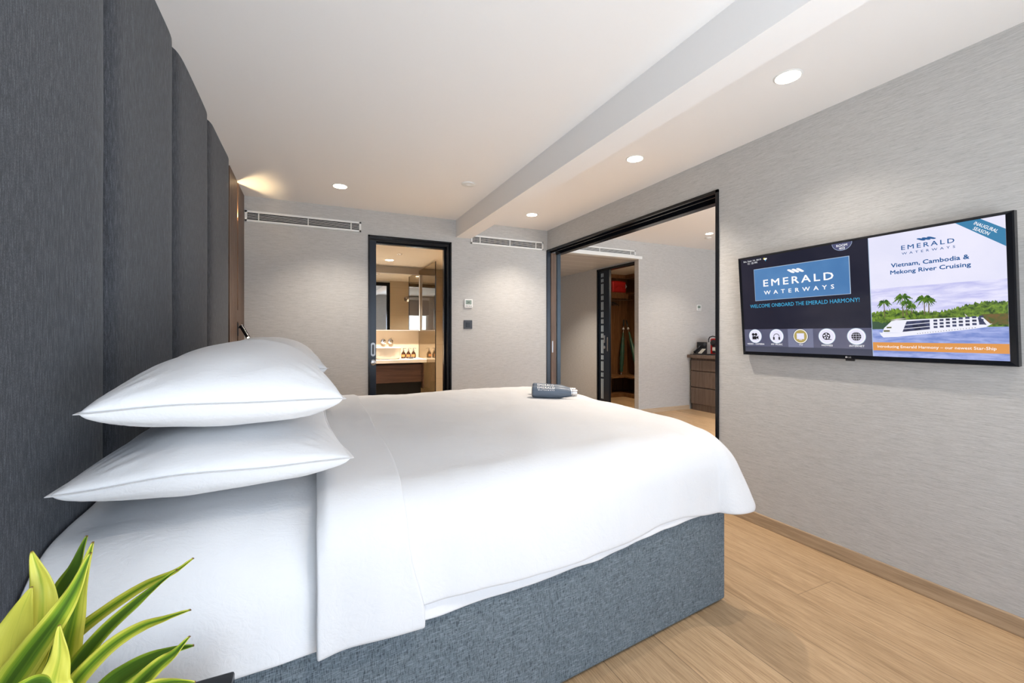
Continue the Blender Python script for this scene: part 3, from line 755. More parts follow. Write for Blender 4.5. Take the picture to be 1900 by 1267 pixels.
def soap(x, y, label, z=.80):
    t = thing('soap_bottle', label, 'soap bottle', (x, y, z), group='brown pump bottles on the bathroom counter')
    bd = MB().ring((x, y, z), (x, y, 1), [(0, .026), (.004, .032), (.05, .034), (.075, .026), (.092, .013), (.098, .012)], 28).build('body', M['brown'], t, smooth=True)
    MB().ring((x, y, z + .098), (x, y, 2), [(0, .012), (.018, .012), (.02, .006), (.042, .005)], 20).tube([(x - .004, y, z + .14), (x + .022, y - .006, z + .14), (x + .036, y - .01, z + .134)], .0042).build('pump', M['steel'], t, smooth=True)
    MB().add([(x + .0345 * math.cos(a), y + .0345 * math.sin(a), z + zz) for zz in (.022, .055) for a in [R(-150 + 12 * k) for k in range(8)]], [(k, k + 1, k + 9, k + 8) for k in range(7)]).build('label', M['labelo'], bd)
soap(1.183, 6.13, 'brown pump bottle with orange label, next to the basin')
soap(1.250, 6.12, 'brown pump bottle with orange label behind the soap dish, middle of the three')
soap(1.325, 6.14, 'brown pump bottle with orange label, nearest the shower glass')
sd = thing('soap_dish', 'small dark oval soap dish in front of the pump bottles', 'soap dish', (1.27, 6.0, .80))
MB().ring((1.262, 6.0, .80), (1.262, 6.0, 1), [(0, .025), (.010, .034), (.022, .037), (.022, .032), (.012, .028), (.011, .0001)], 28, cap=False).build('dish', M['greyp'], sd, smooth=True)
sv = thing('shower_valve', 'chrome shower valve on the tan wall, seen in the bathroom mirror', 'shower valve', (1.60, 4.385, 1.78))
MB().ring((1.60, 4.385, 1.78), (1.60, 4.6, 1.78), [(0, .05), (.012, .05), (.014, .02), (.05, .018)], 28).build('rosette', M['chrome'], sv, smooth=True)
MB().cyl((1.60, 4.42, 1.78), (1.67, 4.43, 1.80), .008).build('lever', M['chrome'], sv, smooth=True)

# ------------------------------------------------------------------ wide sliding doorway in the right wall
o_ = MB()
o_.box(XR - .012, OY - .0, 0, XR + .012, OY + .020, OZ); o_.box(XR - .012, OY, OZ - .020, XR + .012, YF, OZ); o_.box(XR + .035, OY, OZ - .03, XR + .05, YF, OZ)
o_.box(XR + .105, OY, OZ - .045, XR + .17, YF, OZ); o_.box(XR + .012, OY, OZ - .008, XR + .105, YF, OZ)
o_.box(XR - .012, YF - .012, 0, XR + .036, YF, OZ)
struct(o_.build('trim_5', M['black'], bevel=.0015))
struct(MB().box(XR + .012, OY, 0, XR + .16, OY + .012, OZ - .03).build('trim_6', M['blackm']))
dl = struct(MB().box(XR + .040, YF - .020, .01, XR + .105, YF - .001, OZ - .03).build('door_2', M['walnut'], bevel=.002))
st = MB().box(XR + .048, YF - .024, .93, XR + .064, YF - .020, 1.06).build('door_handle', M['handle'], dl, bevel=.006)
struct(MB().box(XR + .118, YF - .02, 0, XR + .165, YF - .001, OZ - .045).build('trim_7', M['bluesteel'], bevel=.002))
struct(MB().box(XR - .010, YF - .0135, 0, XR + .034, YF - .0122, OZ - .02).build('trim_8', M['navy']))
d3 = struct(MB().box(XR + .055, OY + .0121, .01, XR + .095, OY + .055, OZ - .031).build('door_3', M['walnut'], bevel=.002))
MB().box(XR + .0535, OY + .022, .92, XR + .0552, OY + .045, 1.08).build('door_handle', M['handle'], d3)

# ------------------------------------------------------------------ adjoining room: drawers, telephone, coffee machine
cb = thing('drawer_cabinet', 'brown wooden chest with three drawers in the adjoining room', 'cabinet', (5.5, 4.1, 0))
boxo('carcass', M['walnut'], 5.255, 3.30, .10, 5.80, 4.80, .785, cb)
boxo('plinth', M['cabwood'], 5.25, 3.30, 0, 5.80, 4.79, .10, cb)
for a, b in ((.598, .752), (.352, .583), (.100, .337)):
    for c, d_ in ((4.07, 4.80), (3.32, 4.055)):
        boxo('drawer', M['cabwood'], 5.232, c, a, 5.256, d_, b, cb, .002)
boxo('worktop', M['cabwood'], 5.19, 3.28, .785, 5.82, 4.835, .830, cb, .003)
ph = thing('telephone', 'black desk telephone with pale key card on the drawer cabinet', 'telephone', (5.30, 4.69, .83))
m = MB(); m.add([(5.24, 4.61, .83), (5.355, 4.61, .83), (5.355, 4.77, .83), (5.24, 4.77, .83), (5.24, 4.61, .845), (5.355, 4.61, .93), (5.355, 4.77, .93), (5.24, 4.77, .845)], [(3, 2, 1, 0), (4, 5, 6, 7), (0, 1, 5, 4), (1, 2, 6, 5), (2, 3, 7, 6), (3, 0, 4, 7)])
pb = m.build('base', M['blackm'], ph, bevel=.004)
m = MB(); m.add([(5.25, 4.62, .855), (5.25, 4.685, .855), (5.335, 4.685, .918), (5.335, 4.62, .918)], [(0, 3, 2, 1)]); m.build('key_card', M['paper'], pb)
km = MB()
for i in range(3):
    for j in range(4):
        yy = 4.627 + i * .018; x = 5.258 + j * .018; z = .859 + (x - 5.25) * .74; km.box(x, yy, z, x + .009, yy + .011, z + .005)
km.build('keys', M['blackm'], pb)
MB().tube([(5.238, 4.74, .868), (5.26, 4.74, .885), (5.32, 4.74, .928), (5.35, 4.74, .955)], [.018, .012, .012, .018]).build('handset', M['black'], ph, smooth=True)
MB().tube([(5.24, 4.76, .836), (5.215, 4.79, .836), (5.23, 4.815, .836), (5.26, 4.82, .836)], .004).build('cord', M['blackm'], ph, smooth=True)
bx = thing('card_stand', 'black upright stand behind the telephone', 'stand', (5.39, 4.73, .83))
m = MB(); m.box(5.375, 4.64, .83, 5.385, 4.815, 1.02); m.box(5.375, 4.64, .83, 5.43, 4.815, .838); m.build('panel', M['blackm'], bx)
MB().cyl((5.376, 4.665, .985), (5.362, 4.665, .985), .022).build('round_knob', M['greyp'], bx, smooth=True)
cm = thing('coffee_machine', 'red and black capsule coffee machine on the drawer cabinet', 'coffee machine', (5.48, 4.52, .83))
MB().box(5.40, 4.455, .83, 5.62, 4.60, 1.075).build('body', M['redp'], cm, bevel=.02)
MB().box(5.27, 4.455, .83, 5.41, 4.58, .848).build('drip_tray', M['blackm'], cm, bevel=.004)
MB().ring((5.41, 4.535, 1.01), (5.30, 4.535, 1.01), [(0, .048), (.020, .047), (.028, .032), (.045, .030)], 28).build('brew_head', M['blackm'], cm, smooth=True)
MB().tube([(5.385, 4.606, 1.02), (5.38, 4.606, 1.06), (5.38, 4.585, 1.095), (5.38, 4.53, 1.108), (5.38, 4.47, 1.095), (5.385, 4.45, 1.04)], .008).build('lever', M['blackm'], cm, smooth=True)
boxo('front_panel', M['blackm'], 5.394, 4.485, .86, 5.401, 4.552, .965, cm); boxo('badge', M['paper'], 5.391, 4.487, .895, 5.395, 4.55, .945, cm)

# ------------------------------------------------------------------ wardrobe doorway in the corridor
w_ = MB(); w_.box(4.255, 4.915, 2.155, 4.34, 5.84, 2.19); w_.box(4.255, 5.815, 0, 4.34, 5.84, 2.19); w_.box(4.255, 4.915, 0, 4.34, 4.93, 2.19)
struct(w_.build('trim_9', M['black']))
d4 = struct(MB().box(4.280, 5.545, .01, 4.315, 5.815, 2.155).build('door_4', M['navy'], bevel=.002))
for ya, yb in ((5.728, 5.758), (5.692, 5.722)):
    g = MB(); z = .12
    random.seed(int(ya * 100))
    for a, b in ((.10, .42), (.45, .52), (.55, .70), (.73, .80), (.83, 1.05), (1.08, 1.15), (1.18, 1.28), (1.31, 1.38), (1.41, 1.50), (1.53, 1.66), (1.69, 1.76), (1.79, 1.95), (1.98, 2.03), (2.06, 2.12)): g.box(4.2785, ya + .004, a, 4.2805, yb - .004, b)
    g.build('glass_inlay', M['frost'], d4)
MB().box(4.272, 5.650, 1.00, 4.280, 5.676, 1.12).build('door_handle', M['handle'], d4, bevel=.003)
MB().ring((4.270, 5.663, .93), (4.281, 5.663, .93), [(0, .020), (.003, .026), (.011, .026)], 24).build('door_lock', M['steel'], d4, smooth=True)
MB().box(4.255, 5.560, .87, 4.266, 5.572, 1.09).box(4.264, 5.560, .90, 4.280, 5.572, .91).box(4.264, 5.560, 1.05, 4.280, 5.572, 1.06).build('pull_bar', M['steel'], d4)

wd = thing('wardrobe', 'open L-shaped dark brown wardrobe with shelves, rail and bench in the closet', 'wardrobe', (5.2, 6.5, 0))
m = MB(); m.box(4.34, 6.30, 0, 5.65, 6.75, .06); m.box(5.20, 5.0, 0, 5.65, 6.30, .06); m.build('plinth', M['darkwood'], wd)
m = MB(); m.box(4.91, 6.30, .345, 5.65, 6.75, .375); m.box(5.20, 5.0, .345, 5.65, 6.30, .375); m.build('bench_shelf', M['darkwood'], wd)
m = MB(); m.box(4.34, 6.40, 1.88, 5.65, 6.75, 1.91); m.box(5.32, 5.0, 1.88, 5.65, 6.40, 1.91); m.build('top_shelf', M['darkwood'], wd)
m = MB(); m.box(4.34, 6.38, 2.17, 5.65, 6.42, 2.235); m.box(5.30, 5.0, 2.17, 5.34, 6.38, 2.235); m.box(4.34, 6.38, 1.80, 5.36, 6.40, 1.88); m.build('fascia', M['darkwood'], wd)
boxo('divider', M['darkwood'], 4.885, 6.30, .06, 4.91, 6.75, 2.17, wd)
for z in (.50, .86, 1.20, 1.55): boxo('side_shelf', M['darkwood'], 4.34, 6.32, z, 4.885, 6.75, z + .022, wd)
boxo('shelf_light', M['litc'], 4.86, 6.34, 1.58, 4.884, 6.36, 1.86, wd)
MB().cyl((4.91, 6.50, 1.78), (5.40, 6.50, 1.78), .010).cyl((5.42, 6.52, 1.78), (5.42, 5.0, 1.78), .010).cyl((5.41, 6.51, 1.78), (5.41, 6.51, 1.88), .007).build('hanging_rail', M['steel'], wd, smooth=True)
for k, (x, ln) in enumerate(((4.96, 0), (5.00, 1), (5.05, 2), (5.10, 3))):
    t = thing('coat_hanger', ['dark coat hanger nearest the wardrobe divider', 'dark coat hanger second from the divider', 'dark coat hanger third from the divider', 'dark coat hanger furthest from the divider'][k] + ' on the steel rail', 'hanger', (x, 6.5, 1.79), group='coat hangers on the wardrobe rail')
    MB().tube([(x, 6.49, 1.78), (x, 6.495, 1.793), (x, 6.508, 1.79), (x, 6.51, 1.775), (x, 6.50, 1.75), (x, 6.50, 1.735)], .002, 6).build('hook', M['steel'], t)
    MB().tube([(x, 6.33, 1.66), (x, 6.42, 1.71), (x, 6.50, 1.735), (x, 6.58, 1.71), (x, 6.67, 1.66)], .007, 8).build('shoulder_bar', M['blackm'], t, smooth=True)
m = MB()
m.box(5.04, 6.44, 1.912, 5.37, 6.70, 2.13)
bg_ = thing('storage_bag', 'bright red soft bag on the top shelf of the wardrobe', 'bag', (5.2, 6.57, 1.912))
o = m.build('bag_body', M['red'], bg_, bevel=.03)
MB().tube([(5.10, 6.438, 1.98), (5.16, 6.43, 2.03), (5.25, 6.43, 2.03), (5.30, 6.438, 1.98)], .006).build('handle', M['red'], bg_, smooth=True)
MB().add([(5.345, 6.437, 1.99), (5.345, 6.437, 2.08), (5.375, 6.437, 2.03)], [(0, 1, 2)]).add([(5.345, 6.436, 1.99), (5.345, 6.436, 2.08), (5.375, 6.436, 2.03)], [(2, 1, 0)]).build('reflector_patch', M['white'], bg_)
def umbrella(A, B, label):
    A = Vector(A); B = Vector(B); d = (B - A).normalized(); L = (B - A).length
    t = thing('umbrella', label, 'umbrella', tuple(A), group='folded green umbrellas in the wardrobe')
    prof = []
    for k in range(25):
        s = k / 24; r = .012 + .030 * math.sin(math.pi * min(1, s * .9 + .12)) ** .8 + .003 * math.sin(s * 40); prof.append((.05 + s * (L - .30), r))
    c = MB(); c.ring(A, B, prof, 14); 
    for i, v in enumerate(c.v): c.v[i] = v + Vector((.004 * noise.noise(v * 30), .004 * noise.noise(v * 31 + Vector((3, 3, 3))), 0))
    c.build('canopy', M['green'], t, smooth=True)
    MB().cyl(A, A + d * .06, .005).build('tip', M['steel'], t)
    MB().cyl(B - d * .25, B - d * .12, .006).build('shaft', M['steel'], t)
    MB().ring(B - d * .13, B, [(0, .010), (.02, .016), (.12, .014), (.13, .008)], 16).build('handle', M['blackm'], t, smooth=True)
    MB().ring(B - d * .19, B, [(0, .022), (.035, .014)], 16).build('tie_band', M['grille'], t)
umbrella((5.34, 6.56, .376), (5.455, 6.62, 1.42), 'folded dark green umbrella standing nearly upright on the wardrobe bench')
umbrella((5.43, 6.16, .376), (5.495, 6.60, 1.41), 'folded dark green umbrella leaning aslant, its handle against the upright one')

# ------------------------------------------------------------------ television
TVM = Matrix(((0, -.0797, -.9968, 0), (-1, 0, 0, 0), (0, .9968, -.0797, 0), (0, 0, 0, 1))).to_4x4()
def basis():
    ex = Vector((0, -1, 0)); ey = Vector((-.07975, 0, .99682)).normalized(); ez = ex.cross(ey)   # ez toward the room
    m = Matrix((ex, ey, ez)).transposed().to_4x4(); m.translation = Vector((2.38, 1.782, 1.011)); return m
TB = basis()
tv = bpy.data.objects.new('television', None); COL.objects.link(tv); tv.matrix_world = TB; WM['television'] = TB.copy(); tv.empty_display_size = .05
tag(tv, 'wall-mounted flat television tilted down, showing a cruise welcome screen', 'television')
def local(m): m.v = [TB @ v for v in m.v]; return m
TWd, THt = 1.124, .5775
x0_, x1_, yb_, yt_ = -.006, 1.122, -.001, .578
sx0, sx1, sy0, sy1 = .0125, 1.1005, .0195, .5665
fm = MB(); o0 = [(x0_, yb_), (x1_, yb_), (x1_, yt_), (x0_, yt_)]; i0 = [(sx0, sy0), (sx1, sy0), (sx1, sy1), (sx0, sy1)]
pts = [(x, y, -.030) for x, y in o0] + [(x, y, -.004) for x, y in o0] + [(x + (.004 if x < .5 else -.004), y + (.004 if y < .3 else -.004), .001) for x, y in o0] + [(x, y, -.0015) for x, y in i0]
fs = [(3, 2, 1, 0)]
for a in (0, 4, 8):
    for k in range(4): fs.append((a + k, a + (k + 1) % 4, a + 4 + (k + 1) % 4, a + 4 + k))
fm.add(pts, fs); bz = local(fm).build('bezel', M['black'], tv)
local(MB().box(.25, .12, -.055, .87, .48, -.030)).build('rear_housing', M['blackm'], tv)
wb = MB().box(XR - .006, 1.05, 1.10, XR, 1.45, 1.45); wb.box(2.37, 1.12, 1.36, XR - .004, 1.16, 1.40); wb.box(2.37, 1.34, 1.36, XR - .004, 1.38, 1.40); wb.box(2.40, 1.12, 1.16, XR - .004, 1.16, 1.20); wb.box(2.40, 1.34, 1.16, XR - .004, 1.38, 1.20)
wb.build('wall_bracket', M['blackm'], tv)
local(MB().box(.547, -.009, -.012, .585, .001, -.004)).build('sensor_foot', M['blackm'], tv)
lg = MB(); vs, fs = text_poly('LG', 1, .02); lg.add([(.561 + .013 * u, .0055 + .0075 * v, .0006) for u, v in vs], fs)
n_ = 20; lg.add([(.5535 + .0048 * math.cos(2 * math.pi * k / n_), .0092 + .0048 * math.sin(2 * math.pi * k / n_), .0006) for k in range(n_)], [list(range(n_))])
lg.keep = True; local(lg).build('maker_mark', M['steel'], bz)
SM = []; SI = {}
def sm(name, *a, **k):
    SM.append(screen_mat('screen_' + name, *a, **k)); SI[name] = len(SM) - 1
sm('night', (22, 24, 42), (34, 34, 50), 3); sm('blue', (86, 134, 186), (74, 122, 176), 4); sm('white', (252, 252, 255)); sm('cyan', (70, 170, 215))
sm('band', (84, 86, 112), (100, 100, 122), 3); sm('hl', (118, 122, 150)); sm('foot', (62, 66, 86)); sm('ivory', (232, 230, 250)); sm('lilac', (238, 236, 254), (228, 228, 250), 3)
sm('navy', (40, 92, 150)); sm('gold', (178, 160, 90)); sm('ink', (26, 24, 34)); sm('orange', (222, 150, 72)); sm('ribbon', (62, 130, 172))
sm('sky', (196, 196, 240), (232, 230, 254), 9, (1, 5, 1)); sm('water', (120, 140, 205), (168, 180, 232), 14, (1, 4, 1)); sm('trees', (36, 66, 22), (128, 160, 50), 60)
sm('palm', (40, 78, 26), (96, 132, 40), 60); sm('trunk', (110, 100, 70)); sm('hull', (240, 240, 252)); sm('glass', (34, 38, 62), (70, 76, 110), 50); sm('badge', (82, 84, 118)); sm('brownrefl', (120, 92, 50), (70, 96, 40), 50)
sm('yel', (230, 220, 90)); sm('edge', (180, 200, 225)); sm('deck', (206, 196, 200)); sm('shade', (56, 84, 60))
S = MB(); S.keep = True
def quad(a, b, c, d, mi, z): S.add([(*a, z), (*b, z), (*c, z), (*d, z)], [(0, 1, 2, 3)], SI[mi])
def rect(x0, y0, x1, y1, mi, z): quad((x0, y0), (x1, y0), (x1, y1), (x0, y1), mi, z)
def poly(p, mi, z): S.add([(x, y, z) for x, y in p], [list(range(len(p)))], SI[mi])
def ell(cx, cy, rx, ry, mi, z, n=28): poly([(cx + rx * math.cos(2 * math.pi * k / n), cy + ry * math.sin(2 * math.pi * k / n)) for k in range(n)], mi, z)
def txt(s, x0, x1, y0, y1, mi, z, sp=1.0, bold=.0, rot=0):
    vs, fs = text_poly(s, sp, bold)
    ca, sa = math.cos(rot), math.sin(rot); out = []
    for u, v in vs:
        dx, dy = u * (x1 - x0), v * (y1 - y0); out.append((x0 + dx * ca - dy * sa, y0 + dx * sa + dy * ca, z))
    S.add(out, fs, SI[mi])
def ribbon_stroke(cx, cy, w, h, mi, z):
    n = 10; top = []; bot = []
    for k in range(n + 1):
        t = k / n; x = cx - w / 2 + w * t; y = cy + h / 2 - h * (t * t * (3 - 2 * t)); th = h * .42 * math.sin(math.pi * t) ** .6 + .0004
        top.append((x, y + th)); bot.append((x, y - th))
    poly(top + bot[::-1], mi, z)
Z1, Z2, Z3, Z4, Z5 = -.0012, -.0008, -.0005, -.0002, .0001
rect(sx0, sy0, .666, sy1, 'night', Z1); rect(.6655, sy0, sx1, sy1, 'lilac', Z1); rect(.664, sy0, .6664, sy1, 'edge', Z2)
rect(.0925, .3165, .5855, .4995, 'edge', Z2); rect(.0945, .3185, .5825, .497, 'blue', Z3)
for k in range(3): ribbon_stroke(.3060 + k * .024, .4625, .040, .016, 'white', Z4)
txt('EMERALD', .148, .512, .3955, .4325, 'white', Z4, 1.35, .012); txt('WATERWAYS', .149, .5135, .349, .370, 'white', Z4, 1.95, .012)
txt('WELCOME ONBOARD THE EMERALD HARMONY!', .059, .620, .2765, .2965, 'cyan', Z4, 1.0, .004)
txt('Sat, Sept 14, 2019', .031, .141, .5455, .5565, 'white', Z4, 1, .004); txt('12 : 25 PM', .0575, .1165, .533, .543, 'white', Z4, 1, .004)
ell(.160, .5525, .006, .005, 'yel', Z3); ell(.166, .549, .008, .005, 'white', Z4); ell(.171, .551, .005, .004, 'white', Z4); ell(.167, .542, .003, .004, 'cyan', Z4)
n_ = 24; poly([(.5556 + .044 * math.cos(math.pi + math.pi * k / n_), sy1 + .037 * math.sin(math.pi + math.pi * k / n_)) for k in range(n_ + 1)], 'edge', Z2)
poly([(.5556 + .0425 * math.cos(math.pi + math.pi * k / n_), sy1 + .0355 * math.sin(math.pi + math.pi * k / n_)) for k in range(n_ + 1)], 'badge', Z3)
txt('ROOM', .532, .579, .5485, .560, 'white', Z4, 1, .01); txt('403', .5425, .568, .5345, .5455, 'white', Z4, 1, .01)
rect(sx0, .052, .664, .1515, 'band', Z2); rect(.2725, .052, .4035, .1515, 'hl', Z3); rect(sx0, sy0, .664, .052, 'foot', Z2)
for cx_, s, a, b, k in ((.0985, 'VIDEO - CAMERA', .027, .134, 0), (.2281, 'MY MUSIC', .1755, .2405, 1), (.3387, 'TV', .3300, .3492, 2), (.4894, 'MOVIES', .4435, .4945, 3), (.619, 'INTERNET', .5690, .6320, 4)):
    cx_ = [.0795, .2085, .3395, .4695, .6000][k]
    if k == 0: cx_ = .0805
    ell(cx_, .1113, .0400, .0405, 'ink' if k == 2 else 'edge', Z4 - .0001); ell(cx_, .1113, .0375, .038, 'white', Z4); ell(cx_, .1113, .0335, .034, 'gold' if k == 2 else 'ivory', Z5)
    z = Z5 + .0003
    if k == 0:
        rect(cx_ - .018, .092, cx_ + .008, .111, 'ink', z); ell(cx_ - .012, .121, .0085, .0085, 'ink', z); ell(cx_ + .005, .121, .0085, .0085, 'ink', z); poly([(cx_ + .008, .100), (cx_ + .020, .092), (cx_ + .020, .114), (cx_ + .008, .106)], 'ink', z)
    elif k == 1:
        n_ = 16; ro, ri = .0175, .0145
        S.add([(cx_ + r_ * math.cos(math.pi * q / n_), .108 + r_ * 1.05 * math.sin(math.pi * q / n_), z) for q in range(n_ + 1) for r_ in (ro, ri)], [(2 * q, 2 * q + 1, 2 * q + 3, 2 * q + 2) for q in range(n_)], SI['ink'])
        rect(cx_ - .020, .091, cx_ - .011, .107, 'ink', z); rect(cx_ + .011, .091, cx_ + .020, .107, 'ink', z)
    elif k == 2: rect(cx_ - .019, .096, cx_ + .019, .127, 'ivory', z); rect(cx_ - .008, .091, cx_ + .008, .094, 'ivory', z)
    elif k == 3:
        ell(cx_ - .002, .112, .0185, .0185, 'ink', z)
        for q in range(5): a_ = 2 * math.pi * q / 5 + .3; ell(cx_ - .002 + .0105 * math.cos(a_), .112 + .0105 * math.sin(a_), .0045, .0045, 'ivory', z + .0002, 12)
        ell(cx_ - .002, .112, .0025, .0025, 'ivory', z + .0002, 10); poly([(cx_ + .004, .0945), (cx_ + .022, .0935), (cx_ + .022, .0965), (cx_ + .008, .098)], 'ink', z)
    else:
        ell(cx_, .111, .021, .021, 'ink', z)
        for q in (-.010, 0, .010): rect(cx_ - .021, .111 + q - .0007, cx_ + .021, .111 + q + .0007, 'ivory', z + .0002)
        rect(cx_ - .0007, .090, cx_ + .0007, .132, 'ivory', z + .0002)
        for sg in (-1, 1):
            n_ = 12; P_ = [(cx_ + sg * .0125 * math.sin(math.pi * q / n_), .111 + .0205 * math.cos(math.pi * q / n_)) for q in range(n_ + 1)]
            S.add([(x + dx, y, z + .0002) for x, y in P_ for dx in (-.0006, .0006)], [(2 * q, 2 * q + 1, 2 * q + 3, 2 * q + 2) for q in range(n_)], SI['ivory'])
    h2 = .0042
    txt(s, a, b, .0655 - h2 - .0003, .0655 + h2, 'white', Z4, 1.05, .012)
# right-hand page
poly([(.963, sy1), (1.0349, sy1), (sx1, .5145), (sx1, .4500)], 'ribbon', Z3)
txt('INAUGURAL', 1.0150, 1.0920, .5500, .5620, 'white', Z4, 1, .008, R(-36.5)); txt('SEASON', 1.0120, 1.0640, .5305, .5425, 'white', Z4, 1, .008, R(-36.5))
for k in range(3): ribbon_stroke(.8555 + k * .0165, .5235, .030, .009, 'navy', Z4)
txt('EMERALD', .787, .959, .4905, .5088, 'navy', Z4, 1.35, .008); txt('WATERWAYS', .788, .9605, .4695, .479, 'navy', Z4, 1.95, .006)
txt('Vietnam, Cambodia &', .748, 1.000, .4165, .437, 'navy', Z4, 1.0, .016); txt('Mekong River Cruising', .7444, 1.004, .3835, .4060, 'navy', Z4, 1.0, .016)
rect(.6664, .150, sx1, .3305, 'sky', Z2); rect(.6664, sy0, sx1, .1600, 'water', Z3)
random.seed(5)
def ridge(x0, x1, f, base, mi, z, n=90, amp=.010):
    p = [(x0 + (x1 - x0) * k / n, f((k / n)) + random.uniform(-amp, amp)) for k in range(n + 1)]
    for k in range(n): quad((p[k][0], base), (p[k + 1][0], base), p[k + 1], p[k], mi, z)
ridge(.6664, sx1, lambda t: .218 + .020 * t + .012 * math.sin(t * 9), .150, 'trees', Z3 + .0001, 170, .006)
ridge(.6664, .80, lambda t: .180 - .02 * t, .145, 'shade', Z3 + .00015, 30, .004)
rect(1.03, .1585, sx1, .200, 'brownrefl', Z3 + .00018)
def palm(x, yb, yt, r, seed):
    random.seed(seed); z = Z4
    quad((x - .0022, yb), (x + .0022, yb), (x + .0012, yt), (x - .0012, yt), 'trunk', z)
    for k in range(13):
        a = 2 * math.pi * k / 13 + random.uniform(-.15, .15); L = r * random.uniform(.8, 1.15); n = 7; top = []; bot = []
        for q in range(n + 1):
            t = q / n; px_ = x + L * t * math.cos(a); py_ = yt + L * t * math.sin(a) * .8 - L * .45 * t * t; w = .0045 * math.sin(math.pi * min(.98, t + .04)) + (.0022 if q % 2 else 0)
            top.append((px_, py_ + w)); bot.append((px_, py_ - w))
        poly(top + bot[::-1], 'palm', z + .00005)
palm(.7165, .199, .268, .026, 1); palm(.7835, .200, .287, .032, 2); palm(.797, .205, .262, .024, 3); palm(.8575, .205, .276, .032, 4); palm(.815, .21, .245, .02, 7); palm(.872, .21, .268, .022, 8)
z = Z4 + .0001
poly([(.6935, .130), (.700, .116), (.7086, .107), (.76, .110), (.8735, .1245), (.99, .140), (1.04, .149), (1.058, .1625), (.95, .150), (.78, .128), (.72, .127)], 'hull', z)
poly([(.705, .128), (.78, .128), (.95, .150), (1.052, .1615), (1.030, .190), (.90, .188), (.757, .184), (.740, .180), (.722, .160), (.712, .150)], 'hull', z)
poly([(.779, .132), (.873, .143), (.873, .183), (.795, .178)], 'glass', z + .0001)
for yy in (.146, .162): poly([(.782, yy - .002), (.875, yy + .008), (.875, yy + .0105), (.782, yy + .0005)], 'hull', z + .0002)
poly([(.738, .129), (.752, .129), (.782, .180), (.766, .180)], 'hull', z + .0002)
for k in range(8):
    x = .885 + k * .0195
    for j in range(3):
        yb2 = .1475 + j * .0135 + (x - .885) * .085; rect(x, yb2, x + .0125, yb2 + .0085, 'glass', z + .0001)
poly([(1.022, .160), (1.028, .160), (1.042, .158), (1.026, .188), (1.018, .188)], 'glass', z + .00005)
rect(.71, .133, .733, .140, 'brownrefl', z + .0001); rect(.722, .149, .740, .155, 'brownrefl', z + .0001); poly([(.735, .184), (.76, .191), (.80, .192), (.76, .184)], 'deck', z)
rect(.88, .192, .955, .1945, 'ink', z); rect(.80, .187, .87, .1885, 'ink', z); poly([(.985, .192), (.990, .192), (.983, .202), (.981, .202)], 'deck', z)
for k in range(22): rect(.83 + k * .0085, .1235 + k * .0011, .833 + k * .0085, .1255 + k * .0011, 'ink', z + .0002)
rect(.6664, .0470, sx1, .0847, 'orange', Z4 + .0002)
txt('Introducing Emerald Harmony \u2013 our newest Star-Ship', .684, 1.0666, .0565, .0720, 'white', Z5 + .0001, 1.0, .004)
scr = local(S).build('screen', SM, tv)

# ------------------------------------------------------------------ bedside table with the plant
ns = thing('bedside_table', 'black bedside table between the bed and the window, mostly out of view', 'bedside table', (-.30, .66, 0))
boxo('table_body', M['black'], -.485, .40, .0, -.14, .925, .49, ns, .004)
boxo('table_top', M['black'], -.488, .39, .49, -.125, .935, .515, ns, .004)
pl = thing('potted_plant', 'yellow and green variegated leafy plant in the near left corner', 'plant', (-.34, .72, .515))
MB().ring((-.34, .72, .515), (-.34, .72, 1), [(0, .045), (.005, .05), (.10, .062), (.105, .060), (.095, .056), (.092, .0001)], 36, cap=False).build('pot', M['pot'], pl, smooth=True)
MB().ring((-.34, .72, .605), (-.34, .72, 1), [(0, .0555), (.004, .0001)], 24, cap=False).build('soil', M['soil'], pl)
MB().tube([(-.34, .72, .60), (-.342, .722, .645), (-.338, .724, .70)], [.012, .010, .006]).build('stem', M['stem'], pl, smooth=True)
